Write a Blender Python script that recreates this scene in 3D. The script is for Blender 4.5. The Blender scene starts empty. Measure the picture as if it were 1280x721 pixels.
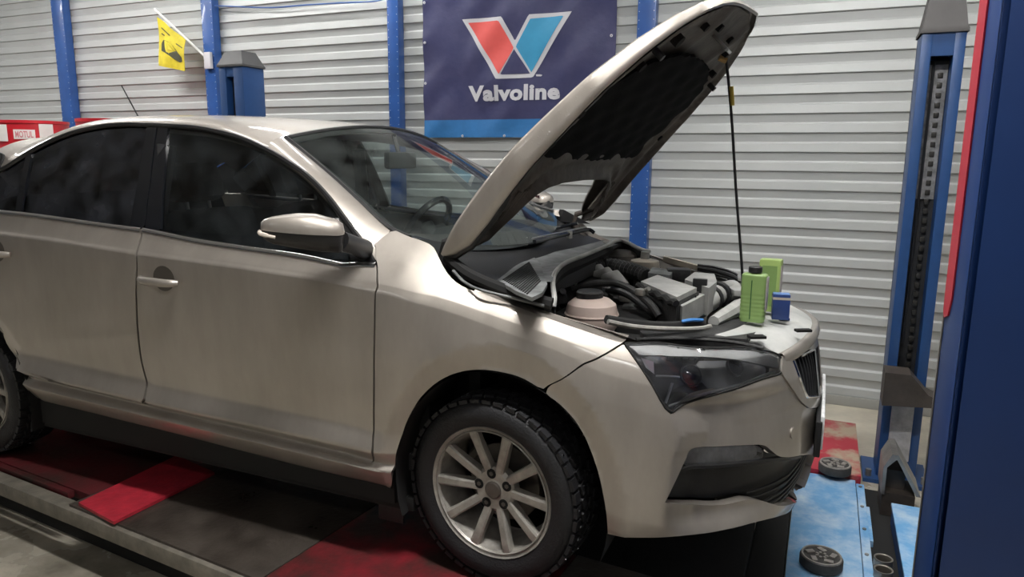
import bpy, bmesh, math, random
import numpy as np
from mathutils import Vector, Matrix
from mathutils.geometry import delaunay_2d_cdt
random.seed(7)
rng = np.random.default_rng(7)
scene = bpy.context.scene
COL = scene.collection
PI = math.pi

# ------------------------------------------------------------------ camera
YAW, PITCH, ROLL, FPX = math.radians(23.459), math.radians(10.407), math.radians(.454), 895.66
CAM = np.array([.885, -2.675, 1.3475])
FWD = np.array([-math.sin(YAW)*math.cos(PITCH), math.cos(YAW)*math.cos(PITCH), -math.sin(PITCH)])
_r = np.array([math.cos(YAW), math.sin(YAW), 0.0]); _u = np.cross(_r, FWD)
RGT = _r*math.cos(ROLL) + _u*math.sin(ROLL)
UPV = -_r*math.sin(ROLL) + _u*math.cos(ROLL)
cam_data = bpy.data.cameras.new('camera'); cam = bpy.data.objects.new('camera', cam_data)
cam_data.sensor_fit = 'HORIZONTAL'; cam_data.sensor_width = 36; cam_data.lens = FPX/1280*36
cam_data.clip_start = .05; cam_data.clip_end = 100
M = Matrix.Identity(4)
for i in range(3):
    M[i][0] = RGT[i]; M[i][1] = UPV[i]; M[i][2] = -FWD[i]; M[i][3] = CAM[i]
cam.matrix_world = M
COL.objects.link(cam); scene.camera = cam

def ray(px): return FWD + RGT*(px[0]-640)/FPX - UPV*(px[1]-360.5)/FPX
def PX(px, ax, val):            # pixel -> point on the plane axis = value (the surface it touches)
    d = ray(px); return CAM + d*((val-CAM[ax])/d[ax])
def PY(px, y): return PX(px, 1, y)
def PZ(px, z): return PX(px, 2, z)

# ------------------------------------------------------------------ world, exposure
world = bpy.data.worlds.new('world'); scene.world = world; world.use_nodes = True
bg = world.node_tree.nodes['Background']; bg.inputs[0].default_value = (.85, .95, 1, 1); bg.inputs[1].default_value = .02
vs = scene.view_settings
vs.view_transform = 'Standard'; vs.look = 'None'; vs.gamma = 1; vs.use_curve_mapping = False; vs.exposure = -1.15

# ------------------------------------------------------------------ lamp power (unseen fixtures are built further down)
LAMPS = [  # x, y, length, watts
    (-2.0, -.2, 1.5, 9), (.5, -1.35, 1.5, 84), (-4.8, .8, 1.5, 48), (-2.5, 1.75, 1.5, 22), (1.1, .8, 1.5, 28), (-2.4, -4.6, 1.5, 6), (1.6, -4.4, 1.5, 13),  # all out of view; wall-centre lamp and those behind the camera added as fill
    (-7.4, .2, 1.5, 40)]
LAMP_Z = 3.45

# ------------------------------------------------------------------ materials
def new_mat(name):
    m = bpy.data.materials.new(name); m.use_nodes = True
    return m, m.node_tree, m.node_tree.nodes['Principled BSDF']
def mat(name, col, rough=.5, metal=0, var=0, vscale=8, bump=0, bscale=60, coat=0, spec=None, col2=None, vdetail=6, thresh=None, rvar=0, emis=None, trans=0, coord='Object'):
    m, nt, b = new_mat(name); L = nt.links
    b.inputs['Base Color'].default_value = (*col, 1); b.inputs['Roughness'].default_value = rough; b.inputs['Metallic'].default_value = metal
    if coat: b.inputs['Coat Weight'].default_value = coat; b.inputs['Coat Roughness'].default_value = .06
    if spec is not None: b.inputs['Specular IOR Level'].default_value = spec
    if trans: b.inputs['Transmission Weight'].default_value = trans
    if emis: b.inputs['Emission Color'].default_value = (*emis[0], 1); b.inputs['Emission Strength'].default_value = emis[1]
    tc = nt.nodes.new('ShaderNodeTexCoord')
    if var or col2 or rvar:
        n = nt.nodes.new('ShaderNodeTexNoise'); n.inputs['Scale'].default_value = vscale; n.inputs['Detail'].default_value = vdetail; n.inputs['Roughness'].default_value = .62
        L.new(tc.outputs[coord], n.inputs['Vector'])
        r = nt.nodes.new('ShaderNodeValToRGB')
        a, c = (thresh if thresh else (.3, .7))
        r.color_ramp.elements[0].position = a; r.color_ramp.elements[1].position = c
        k2 = col2 if col2 else tuple(min(1, x*(1+var)) for x in col)
        k1 = col if col2 else tuple(x*(1-var) for x in col)
        r.color_ramp.elements[0].color = (*k1, 1); r.color_ramp.elements[1].color = (*k2, 1)
        L.new(n.outputs['Fac'], r.inputs['Fac']); L.new(r.outputs['Color'], b.inputs['Base Color'])
        if rvar:
            mr = nt.nodes.new('ShaderNodeMapRange'); mr.inputs['From Min'].default_value = .3; mr.inputs['From Max'].default_value = .7
            mr.inputs['To Min'].default_value = max(.02, rough-rvar); mr.inputs['To Max'].default_value = min(1, rough+rvar)
            L.new(n.outputs['Fac'], mr.inputs['Value']); L.new(mr.outputs['Result'], b.inputs['Roughness'])
    if bump:
        n2 = nt.nodes.new('ShaderNodeTexNoise'); n2.inputs['Scale'].default_value = bscale; n2.inputs['Detail'].default_value = 4
        L.new(tc.outputs[coord], n2.inputs['Vector'])
        bp = nt.nodes.new('ShaderNodeBump'); bp.inputs['Strength'].default_value = bump; bp.inputs['Distance'].default_value = .01
        L.new(n2.outputs['Fac'], bp.inputs['Height']); L.new(bp.outputs['Normal'], b.inputs['Normal'])
    return m
def glass(name, tint, ior=1.45, rough=0.0, dirt_sheen=0.0, dcol=(.35, .36, .36)):
    m = bpy.data.materials.new(name); m.use_nodes = True; nt = m.node_tree; nt.nodes.clear(); L = nt.links
    o = nt.nodes.new('ShaderNodeOutputMaterial'); mx = nt.nodes.new('ShaderNodeMixShader'); t = nt.nodes.new('ShaderNodeBsdfTransparent')
    g = nt.nodes.new('ShaderNodeBsdfGlossy'); f = nt.nodes.new('ShaderNodeFresnel')
    t.inputs[0].default_value = (*tint, 1); g.inputs['Roughness'].default_value = rough; f.inputs['IOR'].default_value = ior
    L.new(f.outputs[0], mx.inputs[0]); L.new(t.outputs[0], mx.inputs[1]); L.new(g.outputs[0], mx.inputs[2])
    if dirt_sheen:
        d = nt.nodes.new('ShaderNodeBsdfDiffuse'); d.inputs[0].default_value = (*dcol, 1)
        n = nt.nodes.new('ShaderNodeTexNoise'); n.inputs['Scale'].default_value = 9; n.inputs['Detail'].default_value = 8
        tc = nt.nodes.new('ShaderNodeTexCoord'); L.new(tc.outputs['Object'], n.inputs['Vector'])
        mr = nt.nodes.new('ShaderNodeMapRange'); mr.inputs['From Min'].default_value = .35; mr.inputs['From Max'].default_value = .75; mr.inputs['To Max'].default_value = dirt_sheen
        L.new(n.outputs['Fac'], mr.inputs['Value'])
        m2 = nt.nodes.new('ShaderNodeMixShader'); L.new(mr.outputs[0], m2.inputs[0]); L.new(mx.outputs[0], m2.inputs[1]); L.new(d.outputs[0], m2.inputs[2]); L.new(m2.outputs[0], o.inputs[0])
    else: L.new(mx.outputs[0], o.inputs[0])
    return m
def paint_mat(name, drops=False):
    m, nt, b = new_mat(name); L = nt.links
    tc = nt.nodes.new('ShaderNodeTexCoord')
    n = nt.nodes.new('ShaderNodeTexNoise'); n.inputs['Scale'].default_value = 3.5; n.inputs['Detail'].default_value = 9; n.inputs['Roughness'].default_value = .65
    mp = nt.nodes.new('ShaderNodeMapping'); mp.inputs['Scale'].default_value = (2.2, 2.2, .7)
    L.new(tc.outputs['Object'], mp.inputs['Vector']); L.new(mp.outputs[0], n.inputs['Vector'])
    r = nt.nodes.new('ShaderNodeValToRGB'); r.color_ramp.elements[0].position = .3; r.color_ramp.elements[1].position = .72
    r.color_ramp.elements[0].color = (.35, .318, .284, 1); r.color_ramp.elements[1].color = (.44, .401, .361, 1)
    L.new(n.outputs['Fac'], r.inputs['Fac']); L.new(r.outputs['Color'], b.inputs['Base Color'])
    mr = nt.nodes.new('ShaderNodeMapRange'); mr.inputs['To Min'].default_value = .40; mr.inputs['To Max'].default_value = .54
    L.new(n.outputs['Fac'], mr.inputs['Value']); L.new(mr.outputs[0], b.inputs['Roughness'])
    b.inputs['Metallic'].default_value = .72
    b.inputs['Coat Weight'].default_value = .9; b.inputs['Coat Roughness'].default_value = .10; b.inputs['Coat IOR'].default_value = 1.55
    if drops:
        v = nt.nodes.new('ShaderNodeTexVoronoi'); v.inputs['Scale'].default_value = 95; v.inputs['Randomness'].default_value = 1
        L.new(tc.outputs['Object'], v.inputs['Vector'])
        m2 = nt.nodes.new('ShaderNodeMapRange'); m2.interpolation_type = 'SMOOTHSTEP'; m2.inputs['From Min'].default_value = .28; m2.inputs['From Max'].default_value = .05
        L.new(v.outputs['Distance'], m2.inputs['Value'])
        bp = nt.nodes.new('ShaderNodeBump'); bp.inputs['Strength'].default_value = .55; bp.inputs['Distance'].default_value = .004
        L.new(m2.outputs[0], bp.inputs['Height']); L.new(bp.outputs[0], b.inputs['Coat Normal'])
        b.inputs['Coat Weight'].default_value = .8; b.inputs['Coat Roughness'].default_value = .04
    return m
PAINT = paint_mat('beige_paint'); PAINT_WET = paint_mat('beige_paint_wet', True)
BLACK = mat('black_plastic', (.012, .012, .013), .45, bump=.15, bscale=300)
BLACKG = mat('black_gloss', (.010, .011, .014), .12)
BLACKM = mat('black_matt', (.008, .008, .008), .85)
LINER = mat('hood_liner_felt', (.0055, .006, .0065), .95, bump=.3, bscale=120, spec=.1)
HOODIN = mat('dirty_inner_paint', (.042, .035, .029), .6, col2=(.125, .108, .092), vscale=7, thresh=(.38, .75), bump=.2, bscale=40)
CHROME = mat('chrome', (.75, .76, .78), .12, 1)
CHROMED = mat('dull_chrome', (.55, .55, .55), .28, 1)
RUBBER = mat('tyre_rubber', (.011, .011, .013), .62, var=.35, vscale=20, bump=.25, bscale=150)
RIMM = mat('dirty_alloy', (.34, .32, .29), .42, .35, var=.3, vscale=18, bump=.1, bscale=90)
STEELB = mat('brake_steel', (.12, .11, .10), .5, .8, var=.3)
GLASS_W = glass('windshield_glass', (.82, .90, .87), 1.40, dirt_sheen=.09, dcol=(.26, .30, .29))
GLASS_S = glass('side_glass', (.58, .63, .62), 1.5, dirt_sheen=.22, dcol=(.10, .115, .125))  # haze colour also stands in for the room reflected in the pane
GLASS_T = glass('tinted_glass', (.08, .085, .095), 1.5, dirt_sheen=.5, dcol=(.075, .08, .095))  # same haze, stronger, to imitate reflections on the dark panes
GREYP = mat('dusty_grey_plastic', (.085, .09, .09), .6, col2=(.24, .25, .25), vscale=12, thresh=(.35, .7), bump=.15, bscale=120)
LGREYP = mat('ceiling_sheen_grey', (.30, .30, .29), .6, col2=(.52, .52, .50), vscale=9, thresh=(.3, .7), bump=.1, bscale=100)
BLACKD = mat('dusty_black_plastic', (.012, .012, .013), .55, col2=(.055, .055, .054), vscale=14, thresh=(.42, .8), bump=.2, bscale=120)
CREAMP = mat('cream_plastic', (.42, .38, .31), .5, var=.25, vscale=10)
ALU = mat('dirty_aluminium', (.42, .41, .38), .45, .6, var=.3, vscale=25)
TANKM = mat('coolant_tank_plastic', (.66, .53, .47), .4, var=.12, vscale=6)
INTER = mat('interior_dark', (.022, .023, .025), .75, bump=.1)
SEATM = mat('seat_cloth', (.05, .052, .055), .9, bump=.3, bscale=200)
HLGREY = mat('headlight_bezel', (.022, .023, .026), .3, var=.4, vscale=14)
REFL = mat('reflector_chrome', (.62, .63, .66), .30, .75)
LENSM = glass('headlight_lens', (.90, .91, .93), 1.5, dirt_sheen=.12, dcol=(.32, .33, .35))

# ------------------------------------------------------------------ mesh helpers
def link(o, parent=None):
    COL.objects.link(o)
    if parent is not None: o.parent = parent
    return o
def tag(o, label=None, cat=None, group=None, kind=None):
    if label: o['label'] = label
    if cat: o['category'] = cat
    if group: o['group'] = group
    if kind: o['kind'] = kind
    return o
def empty(name, loc=(0, 0, 0), rz=0):
    o = bpy.data.objects.new(name, None); o.empty_display_size = .1; COL.objects.link(o); o.location = loc; o.rotation_euler.z = rz
    return o
def mesh_obj(name, V, F, material, parent=None, smooth=True, ang=.6, normals=None):
    me = bpy.data.meshes.new(name); me.from_pydata([tuple(map(float, v)) for v in V], [], [tuple(map(int, f)) for f in F])
    for m_ in (material if isinstance(material, (list, tuple)) else [material]): me.materials.append(m_)
    me.validate(); me.update()
    if smooth:
        me.polygons.foreach_set('use_smooth', [True]*len(me.polygons))
        if normals is None: me.set_sharp_from_angle(angle=ang)
        else: me.normals_split_custom_set_from_vertices([tuple(map(float, n)) for n in normals])
    return link(bpy.data.objects.new(name, me), parent)

class MB:
    def __init__(s): s.V = []; s.F = []
    def add(s, V, F):
        n = len(s.V); s.V += [tuple(map(float, v)) for v in V]; s.F += [tuple(int(i)+n for i in f) for f in F]; return s
    def box(s, c, size, rz=0, bev=0, rot=None):
        bm = bmesh.new(); bmesh.ops.create_cube(bm, size=1)
        for v in bm.verts: v.co = Vector((v.co.x*size[0], v.co.y*size[1], v.co.z*size[2]))
        if bev: bmesh.ops.bevel(bm, geom=bm.edges[:], offset=bev, segments=2, affect='EDGES', profile=.6)
        R_ = rot if rot is not None else Matrix.Rotation(rz, 3, 'Z')
        bm.verts.ensure_lookup_table()
        V = [R_ @ v.co + Vector(c) for v in bm.verts]; F = [[v.index for v in f.verts] for f in bm.faces]; bm.free()
        return s.add(V, F)
    def bx(s, x0, x1, y0, y1, z0, z1, bev=0): return s.box(((x0+x1)/2, (y0+y1)/2, (z0+z1)/2), (x1-x0, y1-y0, z1-z0), bev=bev)
    def lathe(s, prof, origin=(0, 0, 0), axis='z', n=32, mtx=None, close=False):
        V = []; F = []
        for i in range(n):
            a = 2*PI*i/n; c, d = math.cos(a), math.sin(a)
            for r, h in prof:
                p = Vector((r*c, r*d, h))
                if mtx is not None: p = mtx @ p
                elif axis == 'y': p = Vector((p.x, p.z, -p.y))
                elif axis == 'x': p = Vector((p.z, p.y, -p.x))
                V.append(p + Vector(origin))
        k = len(prof)
        for i in range(n):
            j = (i+1) % n
            for q in range(k-1 if not close else k):
                q2 = (q+1) % k; F.append((i*k+q, j*k+q, j*k+q2, i*k+q2))
        if not close:
            if prof[0][0] > 1e-5: F.append([i*k for i in range(n)][::-1])
            if prof[-1][0] > 1e-5: F.append([i*k+k-1 for i in range(n)])
        return s.add(V, F)
    def cyl(s, p0, p1, r, n=16, r1=None):
        return s.tube([p0, p1], r if r1 is None else [r, r1], n)
    def tube(s, pts, r, n=10, cap=True):
        P = [Vector(map(float, p)) for p in pts]; rr = r if isinstance(r, (list, tuple)) else [r]*len(P)
        V = []; F = []; ref = None
        for i, p in enumerate(P):
            t = (P[min(i+1, len(P)-1)]-P[max(i-1, 0)]).normalized()
            if ref is None:
                ref = t.orthogonal().normalized()
            else:
                ref = (ref - t*ref.dot(t)).normalized()
            b = t.cross(ref)
            for k in range(n):
                a = 2*PI*k/n; V.append(p + (ref*math.cos(a)+b*math.sin(a))*rr[i])
        for i in range(len(P)-1):
            for k in range(n):
                k2 = (k+1) % n; F.append((i*n+k, i*n+k2, (i+1)*n+k2, (i+1)*n+k))
        if cap: F.append(list(range(n))[::-1]); F.append([(len(P)-1)*n+k for k in range(n)])
        return s.add(V, F)
    def prism(s, poly, z0, z1, f=None):      # polygon (x, y) extruded z0..z1; f maps local -> world
        f = f or (lambda x, y, z: (x, y, z)); n = len(poly)
        V = [f(x, y, z0) for x, y in poly]+[f(x, y, z1) for x, y in poly]
        F = [list(range(n))[::-1], list(range(n, 2*n))]+[(i, (i+1) % n, n+(i+1) % n, n+i) for i in range(n)]
        return s.add(V, F)
    def grid(s, G, close_u=False):            # G[i][j] points
        a, b = len(G), len(G[0]); V = [p for row in G for p in row]
        F = [(i*b+j, ((i+1) % a)*b+j, ((i+1) % a)*b+j+1, i*b+j+1) for i in range(a if close_u else a-1) for j in range(b-1)]
        return s.add(V, F)
    def build(s, name, material, parent=None, smooth=True, ang=.6): return mesh_obj(name, s.V, s.F, material, parent, smooth, ang)

def spline(pts, n=12):           # Catmull-Rom through points
    P = np.array(pts, float); out = []
    if len(P) < 3: return [tuple(P[0]+(P[-1]-P[0])*t) for t in np.linspace(0, 1, n+1)]
    Q = np.vstack([2*P[0]-P[1], P, 2*P[-1]-P[-2]])
    for i in range(1, len(Q)-2):
        for k in range(n):
            t = k/n; p0, p1, p2, p3 = Q[i-1:i+3]
            out.append(.5*((2*p1)+(-p0+p2)*t+(2*p0-5*p1+4*p2-p3)*t*t+(-p0+3*p1-3*p2+p3)*t**3))
    out.append(P[-1]); return out
def resample(pts, step):
    P = np.array(pts, float); d = np.r_[0, np.cumsum(np.linalg.norm(np.diff(P, axis=0), axis=1))]
    n = max(1, int(math.ceil(d[-1]/step))); t = np.linspace(0, d[-1], n+1)
    return np.stack([np.interp(t, d, P[:, k]) for k in range(P.shape[1])], 1)
def at_arc(pts, ts):
    P = np.array(pts, float); d = np.r_[0, np.cumsum(np.linalg.norm(np.diff(P, axis=0), axis=1))]; d /= d[-1]
    return np.stack([np.interp(ts, d, P[:, k]) for k in range(P.shape[1])], 1)
def pchip(x, Y, q):               # monotone cubic, Y (n, ...) -> (len(q), ...)
    x = np.asarray(x, float); Y = np.asarray(Y, float); q = np.atleast_1d(q).astype(float)
    h = np.diff(x).reshape((-1,)+(1,)*(Y.ndim-1)); d = np.diff(Y, axis=0)/h
    m = np.zeros_like(Y); m[0] = d[0]; m[-1] = d[-1]
    if len(x) > 2:
        w1 = 2*h[1:]+h[:-1]; w2 = h[1:]+2*h[:-1]; a, b = d[:-1], d[1:]
        with np.errstate(divide='ignore', invalid='ignore'):
            hm = (w1+w2)/(w1/a+w2/b)
        m[1:-1] = np.where(a*b > 0, hm, 0)
    i = np.clip(np.searchsorted(x, q)-1, 0, len(x)-2); sh = (-1,)+(1,)*(Y.ndim-1)
    hh = (x[i+1]-x[i]).reshape(sh); t = ((q-x[i])).reshape(sh)/hh
    return (2*t**3-3*t**2+1)*Y[i]+(t**3-2*t**2+t)*hh*m[i]+(-2*t**3+3*t**2)*Y[i+1]+(t**3-t**2)*hh*m[i+1]
def inside(poly, p):
    x, y = p; c = False; n = len(poly); j = n-1
    for i in range(n):
        xi, yi = poly[i]; xj, yj = poly[j]
        if (yi > y) != (yj > y) and x < (xj-xi)*(y-yi)/(yj-yi)+xi: c = not c
        j = i
    return c
def inside_np(poly, Q):
    poly = np.asarray(poly); Q = np.asarray(Q); c = np.zeros(len(Q), bool); n = len(poly); j = n-1
    for i in range(n):
        xi, yi = poly[i]; xj, yj = poly[j]
        if yi != yj:
            c ^= ((yi > Q[:, 1]) != (yj > Q[:, 1])) & (Q[:, 0] < (xj-xi)*(Q[:, 1]-yi)/(yj-yi)+xi)
        j = i
    return c

class Surf:
    """a parametric surface f(a, b) -> (n, 3) with pixel look-up on it"""
    def __init__(s, f, ar, br, na=260, nb=120, scale=(1, 1)):
        s.f = f; s.scale = scale
        A, B = np.meshgrid(np.linspace(*ar, na), np.linspace(*br, nb), indexing='ij'); s.A = A.ravel(); s.B = B.ravel()
        P = f(s.A, s.B)-CAM; z = P@FWD; s.px = np.stack([640+FPX*(P@RGT)/z, 360.5-FPX*(P@UPV)/z], 1); s.ok = z > .2
        s.ar, s.br = ar, br
    def proj(s, a, b):
        P = s.f(np.array([a]), np.array([b]))[0]-CAM; z = P@FWD
        return np.array([640+FPX*(P@RGT)/z, 360.5-FPX*(P@UPV)/z])
    def at(s, px):
        d = ((s.px-np.array(px))**2).sum(1); d[~s.ok] = 1e9; i = int(d.argmin()); a, b = s.A[i], s.B[i]
        for _ in range(12):
            p = s.proj(a, b); e = np.array(px)-p
            if e@e < 1e-4: break
            h = 1e-4; J = np.stack([(s.proj(a+h, b)-p)/h, (s.proj(a, b+h)-p)/h], 1)
            try: st = np.linalg.lstsq(J, e, rcond=.05)[0]
            except Exception: break
            st = np.clip(st, -.05, .05); a = float(np.clip(a+st[0], *s.ar)); b = float(np.clip(b+st[1], *s.br))
        return (a, b)
    def normal(s, A, B):
        h = 1e-3; du = s.f(A+h, B)-s.f(A-h, B); dv = s.f(A, B+h)-s.f(A, B-h); n = np.cross(du, dv)
        return n/np.maximum(np.linalg.norm(n, axis=1, keepdims=True), 1e-9)
    def panel(s, poly, holes=(), step=.03, off=0.0, thick=.012, flip=1, grid=None, feat=()):
        """trimmed patch: poly in (a, b); returns V, F, N ; flange of depth `thick` round every edge"""
        sc = np.array(s.scale); loops = [np.array(poly)*sc]+[np.array(h)*sc for h in holes]
        pts = []; edges = []
        for lp in loops:
            lp = resample(np.vstack([lp, lp[:1]]), step)[:-1]
            n0 = len(pts); pts += [tuple(p) for p in lp]; edges += [(n0+i, n0+(i+1) % len(lp)) for i in range(len(lp))]
        bpts = np.array(pts); g = grid or step; lo = loops[0].min(0); hi = loops[0].max(0)
        gx, gy = np.meshgrid(np.arange(lo[0]+g*.5, hi[0], g), np.arange(lo[1]+g*.5, hi[1], g)); Q = np.stack([gx.ravel(), gy.ravel()], 1)
        if len(Q):
            k = inside_np(loops[0], Q)
            for h in loops[1:]: k &= ~inside_np(h, Q)
            Q = Q[k]
            if len(Q):
                dm = np.array([((bpts-q)**2).sum(1).min() for q in Q]); Q = Q[dm > (.45*g)**2]
        for fl in feat:                  # feature lines become mesh edges so that creases stay crisp
            fp = resample(np.array(fl, float)*sc, step*.8); k = inside_np(loops[0], fp)
            for h in loops[1:]: k &= ~inside_np(h, fp)
            dmn = np.array([((bpts-q)**2).sum(1).min() for q in fp]); k &= dmn > (.2*step)**2
            idx = {}
            for i in range(len(fp)):
                if k[i]: idx[i] = len(pts); pts.append(tuple(fp[i]))
            edges += [(idx[i], idx[i+1]) for i in idx if i+1 in idx]
            if len(Q) and idx: Q = Q[np.array([((fp-q)**2).sum(1).min() for q in Q]) > (.4*g)**2]
        allp = [Vector(p) for p in pts]+[Vector(tuple(q)) for q in Q]
        v2, e2, f2, _, _, _ = delaunay_2d_cdt(allp, edges, [], 0, 1e-6)
        uv = np.array([tuple(v) for v in v2]); F = []
        cen = np.array([(uv[f[0]]+uv[f[1]]+uv[f[2]])/3 for f in f2]); k = inside_np(loops[0], cen)
        for h in loops[1:]: k &= ~inside_np(h, cen)
        F = [list(f) for f, kk in zip(f2, k) if kk]
        A, B = uv[:, 0]/sc[0], uv[:, 1]/sc[1]; N = s.normal(A, B)*flip; P = s.f(A, B)+N*off
        # orient
        out = []
        for f in F:
            n = np.cross(P[f[1]]-P[f[0]], P[f[2]]-P[f[0]]); out.append(f if n@N[f[0]] > 0 else f[::-1])
        F = out
        if thick:
            cnt = {}
            for f in F:
                for i in range(3):
                    e = (f[i], f[(i+1) % 3]); cnt[e] = 1
            be = [e for e in cnt if (e[1], e[0]) not in cnt]
            V = [p for p in P]; NN = [n for n in N]; mp = {}
            for a, b in be:
                t = P[b]-P[a]; fn = np.cross(t, N[a]); fn /= max(np.linalg.norm(fn), 1e-9)
                i0 = len(V); V += [P[a], P[b], P[b]-N[b]*thick, P[a]-N[a]*thick]; NN += [fn]*4; F.append([i0+1, i0, i0+3, i0+2])
            P, N = np.array(V), np.array(NN)
        return P, F, N
def mirror_pfn(P, F, N):
    k = np.array([1, -1, 1]); return P*k, [f[::-1] for f in F], N*k
def join_pfn(*ps):
    V = []; F = []; N = []
    for p, f, n in ps:
        b = len(V); V += list(p); N += list(n); F += [[i+b for i in q] for q in f]
    return np.array(V), F, np.array(N)
def pfn_obj(name, pfn, material, parent): return mesh_obj(name, pfn[0], pfn[1], material, parent, True, normals=pfn[2])
def both(name, pfn, material, parent):
    return pfn_obj(name, pfn, material, parent), pfn_obj(name, mirror_pfn(*pfn), material, parent)
# ================================================================== the setting
FLOOR = -.25
WALL = 2.365
XL, XR, YF, ZC = -9.0, 4.4, -6.0, 3.75
M_FLOOR = mat('wet_concrete_floor', (.13, .115, .09), .35, col2=(.62, .57, .47), vscale=1.1, thresh=(.28, .6), bump=.25, bscale=30, rvar=.22)
M_WALL = mat('pale_grey_siding', (.44, .455, .452), .42, .12, var=.04, vscale=3, rvar=.05)
M_PLAIN = mat('grey_plaster', (.30, .31, .32), .8, var=.1, vscale=2)
M_DARKWALL = mat('dark_grey_sheeting', (.20, .205, .215), .7, var=.2, vscale=1.2)
M_CEIL = mat('ceiling_panels', (.55, .555, .56), .8, var=.1, vscale=2)
def struct(o): return tag(o, kind='structure')
struct(MB().bx(XL, XR, YF, WALL+.1, FLOOR-.1, FLOOR).build('floor', M_FLOOR))
struct(MB().bx(XL, XR, YF, WALL+.1, ZC, ZC+.1).build('ceiling', M_CEIL))
struct(MB().bx(XL-.1, XL, YF, WALL+.1, FLOOR, ZC).build('wall_left', M_PLAIN))
struct(MB().bx(XR, XR+.1, YF, WALL+.1, FLOOR, ZC).build('wall_right', M_PLAIN))
struct(MB().bx(XL, XR, YF-.1, YF, FLOOR, ZC).build('wall_front', M_DARKWALL))
wb = struct(MB().bx(XL, XR, WALL+.004, WALL+.1, FLOOR, ZC).build('wall_back', M_WALL))
PITCHZ = .1212; zt = 1.391
prof = [(.004, 0), (-.0165, 0), (-.018, .004), (-.0135, .053), (-.010, .0575), (-.001, .063), (.001, .067), (-.0075, .1195), (.004, .1205)]
PV = [(XL+.01, y, z) for y, z in prof]+[(XR-.01, y, z) for y, z in prof]; np_ = len(prof)
PF = [(i, i+1, np_+i+1, np_+i) for i in range(np_-1)]+[list(range(np_))[::-1], list(range(np_, 2*np_))]
plank = mesh_obj('plank', PV, PF, M_WALL, wb, True, .35)
k0 = int(math.floor((FLOOR-zt)/PITCHZ))+1
for k in range(k0, k0+33):
    o = plank if k == k0 else plank.copy()
    if k != k0: COL.objects.link(o); o.parent = wb
    o.location = (0, WALL, zt+k*PITCHZ)
struct(MB().bx(XL, XR, WALL-.03, WALL+.01, FLOOR, zt+k0*PITCHZ, .004).build('baseboard_back', mat('kick_board', (.34, .34, .32), .6)))

M_BLUE = mat('column_blue', (.022, .085, .30), .35, var=.15, vscale=6, coat=.2)
M_BOLT = mat('bolt_white', (.55, .6, .65), .4, .4)
def wall_column(xa, xb, label, y0=WALL-.10):
    o = empty('wall_column', ((xa+xb)/2, WALL-.05, FLOOR)); w = xb-xa
    tag(o, label, 'column', 'blue columns on the siding wall')
    MB().bx(-w/2, w/2, y0-WALL+.05, .03, 0, ZC-FLOOR-.02, .004).build('shaft', M_BLUE, o)
    b = MB()
    for s in (-1, 1):
        for k in range(62):
            z = .3+k*.055; b.lathe([(0, -.002), (.003, -.002), (.003, 0)], (s*(w/2-.012), y0-WALL+.05, z), 'y', 6)
    tag(b.build('bolt_rows', M_BOLT, o), kind='stuff')
    return o
wall_column(-6.172, -6.01, 'blue steel wall column between the stacked red drums')
wall_column(-4.234, -4.106, 'blue steel wall column that carries the yellow flag')
wall_column(-2.329, -2.229, 'blue steel wall column between the banner and the flag column')
wall_column(-.363, -.24, 'blue steel wall column showing behind the open car hood')

# ------------------------------------------------------------------ banner
M_NAVY = mat('banner_navy', (.030, .034, .105), .42, col2=(.060, .060, .135), vscale=5, bump=.5, bscale=9)
M_BBLUE = mat('banner_blue', (.035, .17, .42), .42, var=.12, bump=.5, bscale=9)
M_BRED = mat('banner_red', (.72, .105, .095), .45, var=.06, bump=.4, bscale=9)
M_BCYAN = mat('banner_cyan', (.045, .30, .52), .45, var=.06, bump=.4, bscale=9)
M_BWHITE = mat('banner_white', (.56, .56, .60), .5, var=.04)
BY = WALL-.045
banner = empty('banner', (-1.28, BY, 1.491)); tag(banner, 'navy cloth banner with a red and blue V logo reading Valvoline', 'banner')
def wr(x, z):
    return .0045*math.sin(7*x+11*z)+.003*math.sin(23*x-17*z+1)+.0035*math.sin(-13*x+19*z)
bx0, bx1, bz0, bz1, bzm = -2.042, -.522, 1.491, 2.53, 1.622
def cloth(z0, z1, nz):
    G = [[(x+1.28, wr(x, z), z-1.491) for z in np.linspace(z0, z1, nz)] for x in np.linspace(bx0, bx1, 70)]
    H = [[(p[0], p[1]+.006, p[2]) for p in r] for r in G]
    m = MB().grid(G).grid(H); return m
cloth(bzm, bz1, 46).build('navy_field', M_NAVY, banner); cloth(bz0, bzm, 9).build('blue_hem', M_BBLUE, banner)
def bpx(l, o=(520, 0), s=4.007): return [PY((o[0]+a/s, o[1]+b/s), BY) for a, b in l]
def flat_on_banner(name, px, off, m_):
    p = bpx(px); b = MB(); q = [(v[0]+1.28, v[2]-1.491) for v in p]
    # subdivided so that it follows the cloth
    loops = resample(np.array(q+q[:1]), .02)[:-1]; gx, gz = np.meshgrid(np.arange(-.5, .6, .022), np.arange(.2, 1, .022)); Q = np.stack([gx.ravel(), gz.ravel()], 1)
    Q = Q[inside_np(loops, Q)]; n = len(loops)
    v2, e2, f2, *_ = delaunay_2d_cdt([Vector(tuple(x)) for x in loops]+[Vector(tuple(x)) for x in Q], [(i, (i+1) % n) for i in range(n)], [], 0, 1e-6)
    cen = np.array([(np.array(v2[f[0]])+np.array(v2[f[1]])+np.array(v2[f[2]]))/3 for f in f2]); kk = inside_np(loops, cen)
    V = [(v[0], wr(v[0]-1.28, v[1]+1.491)-off, v[1]) for v in v2]
    return mesh_obj(name, V, [f for f, k in zip(f2, kk) if k], m_, banner)
flat_on_banner('logo_outline', [(232, 98), (430, 83), (495, 205), (567, 73), (782, 57), (585, 388), (403, 396)], .0035, M_BWHITE)
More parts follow.
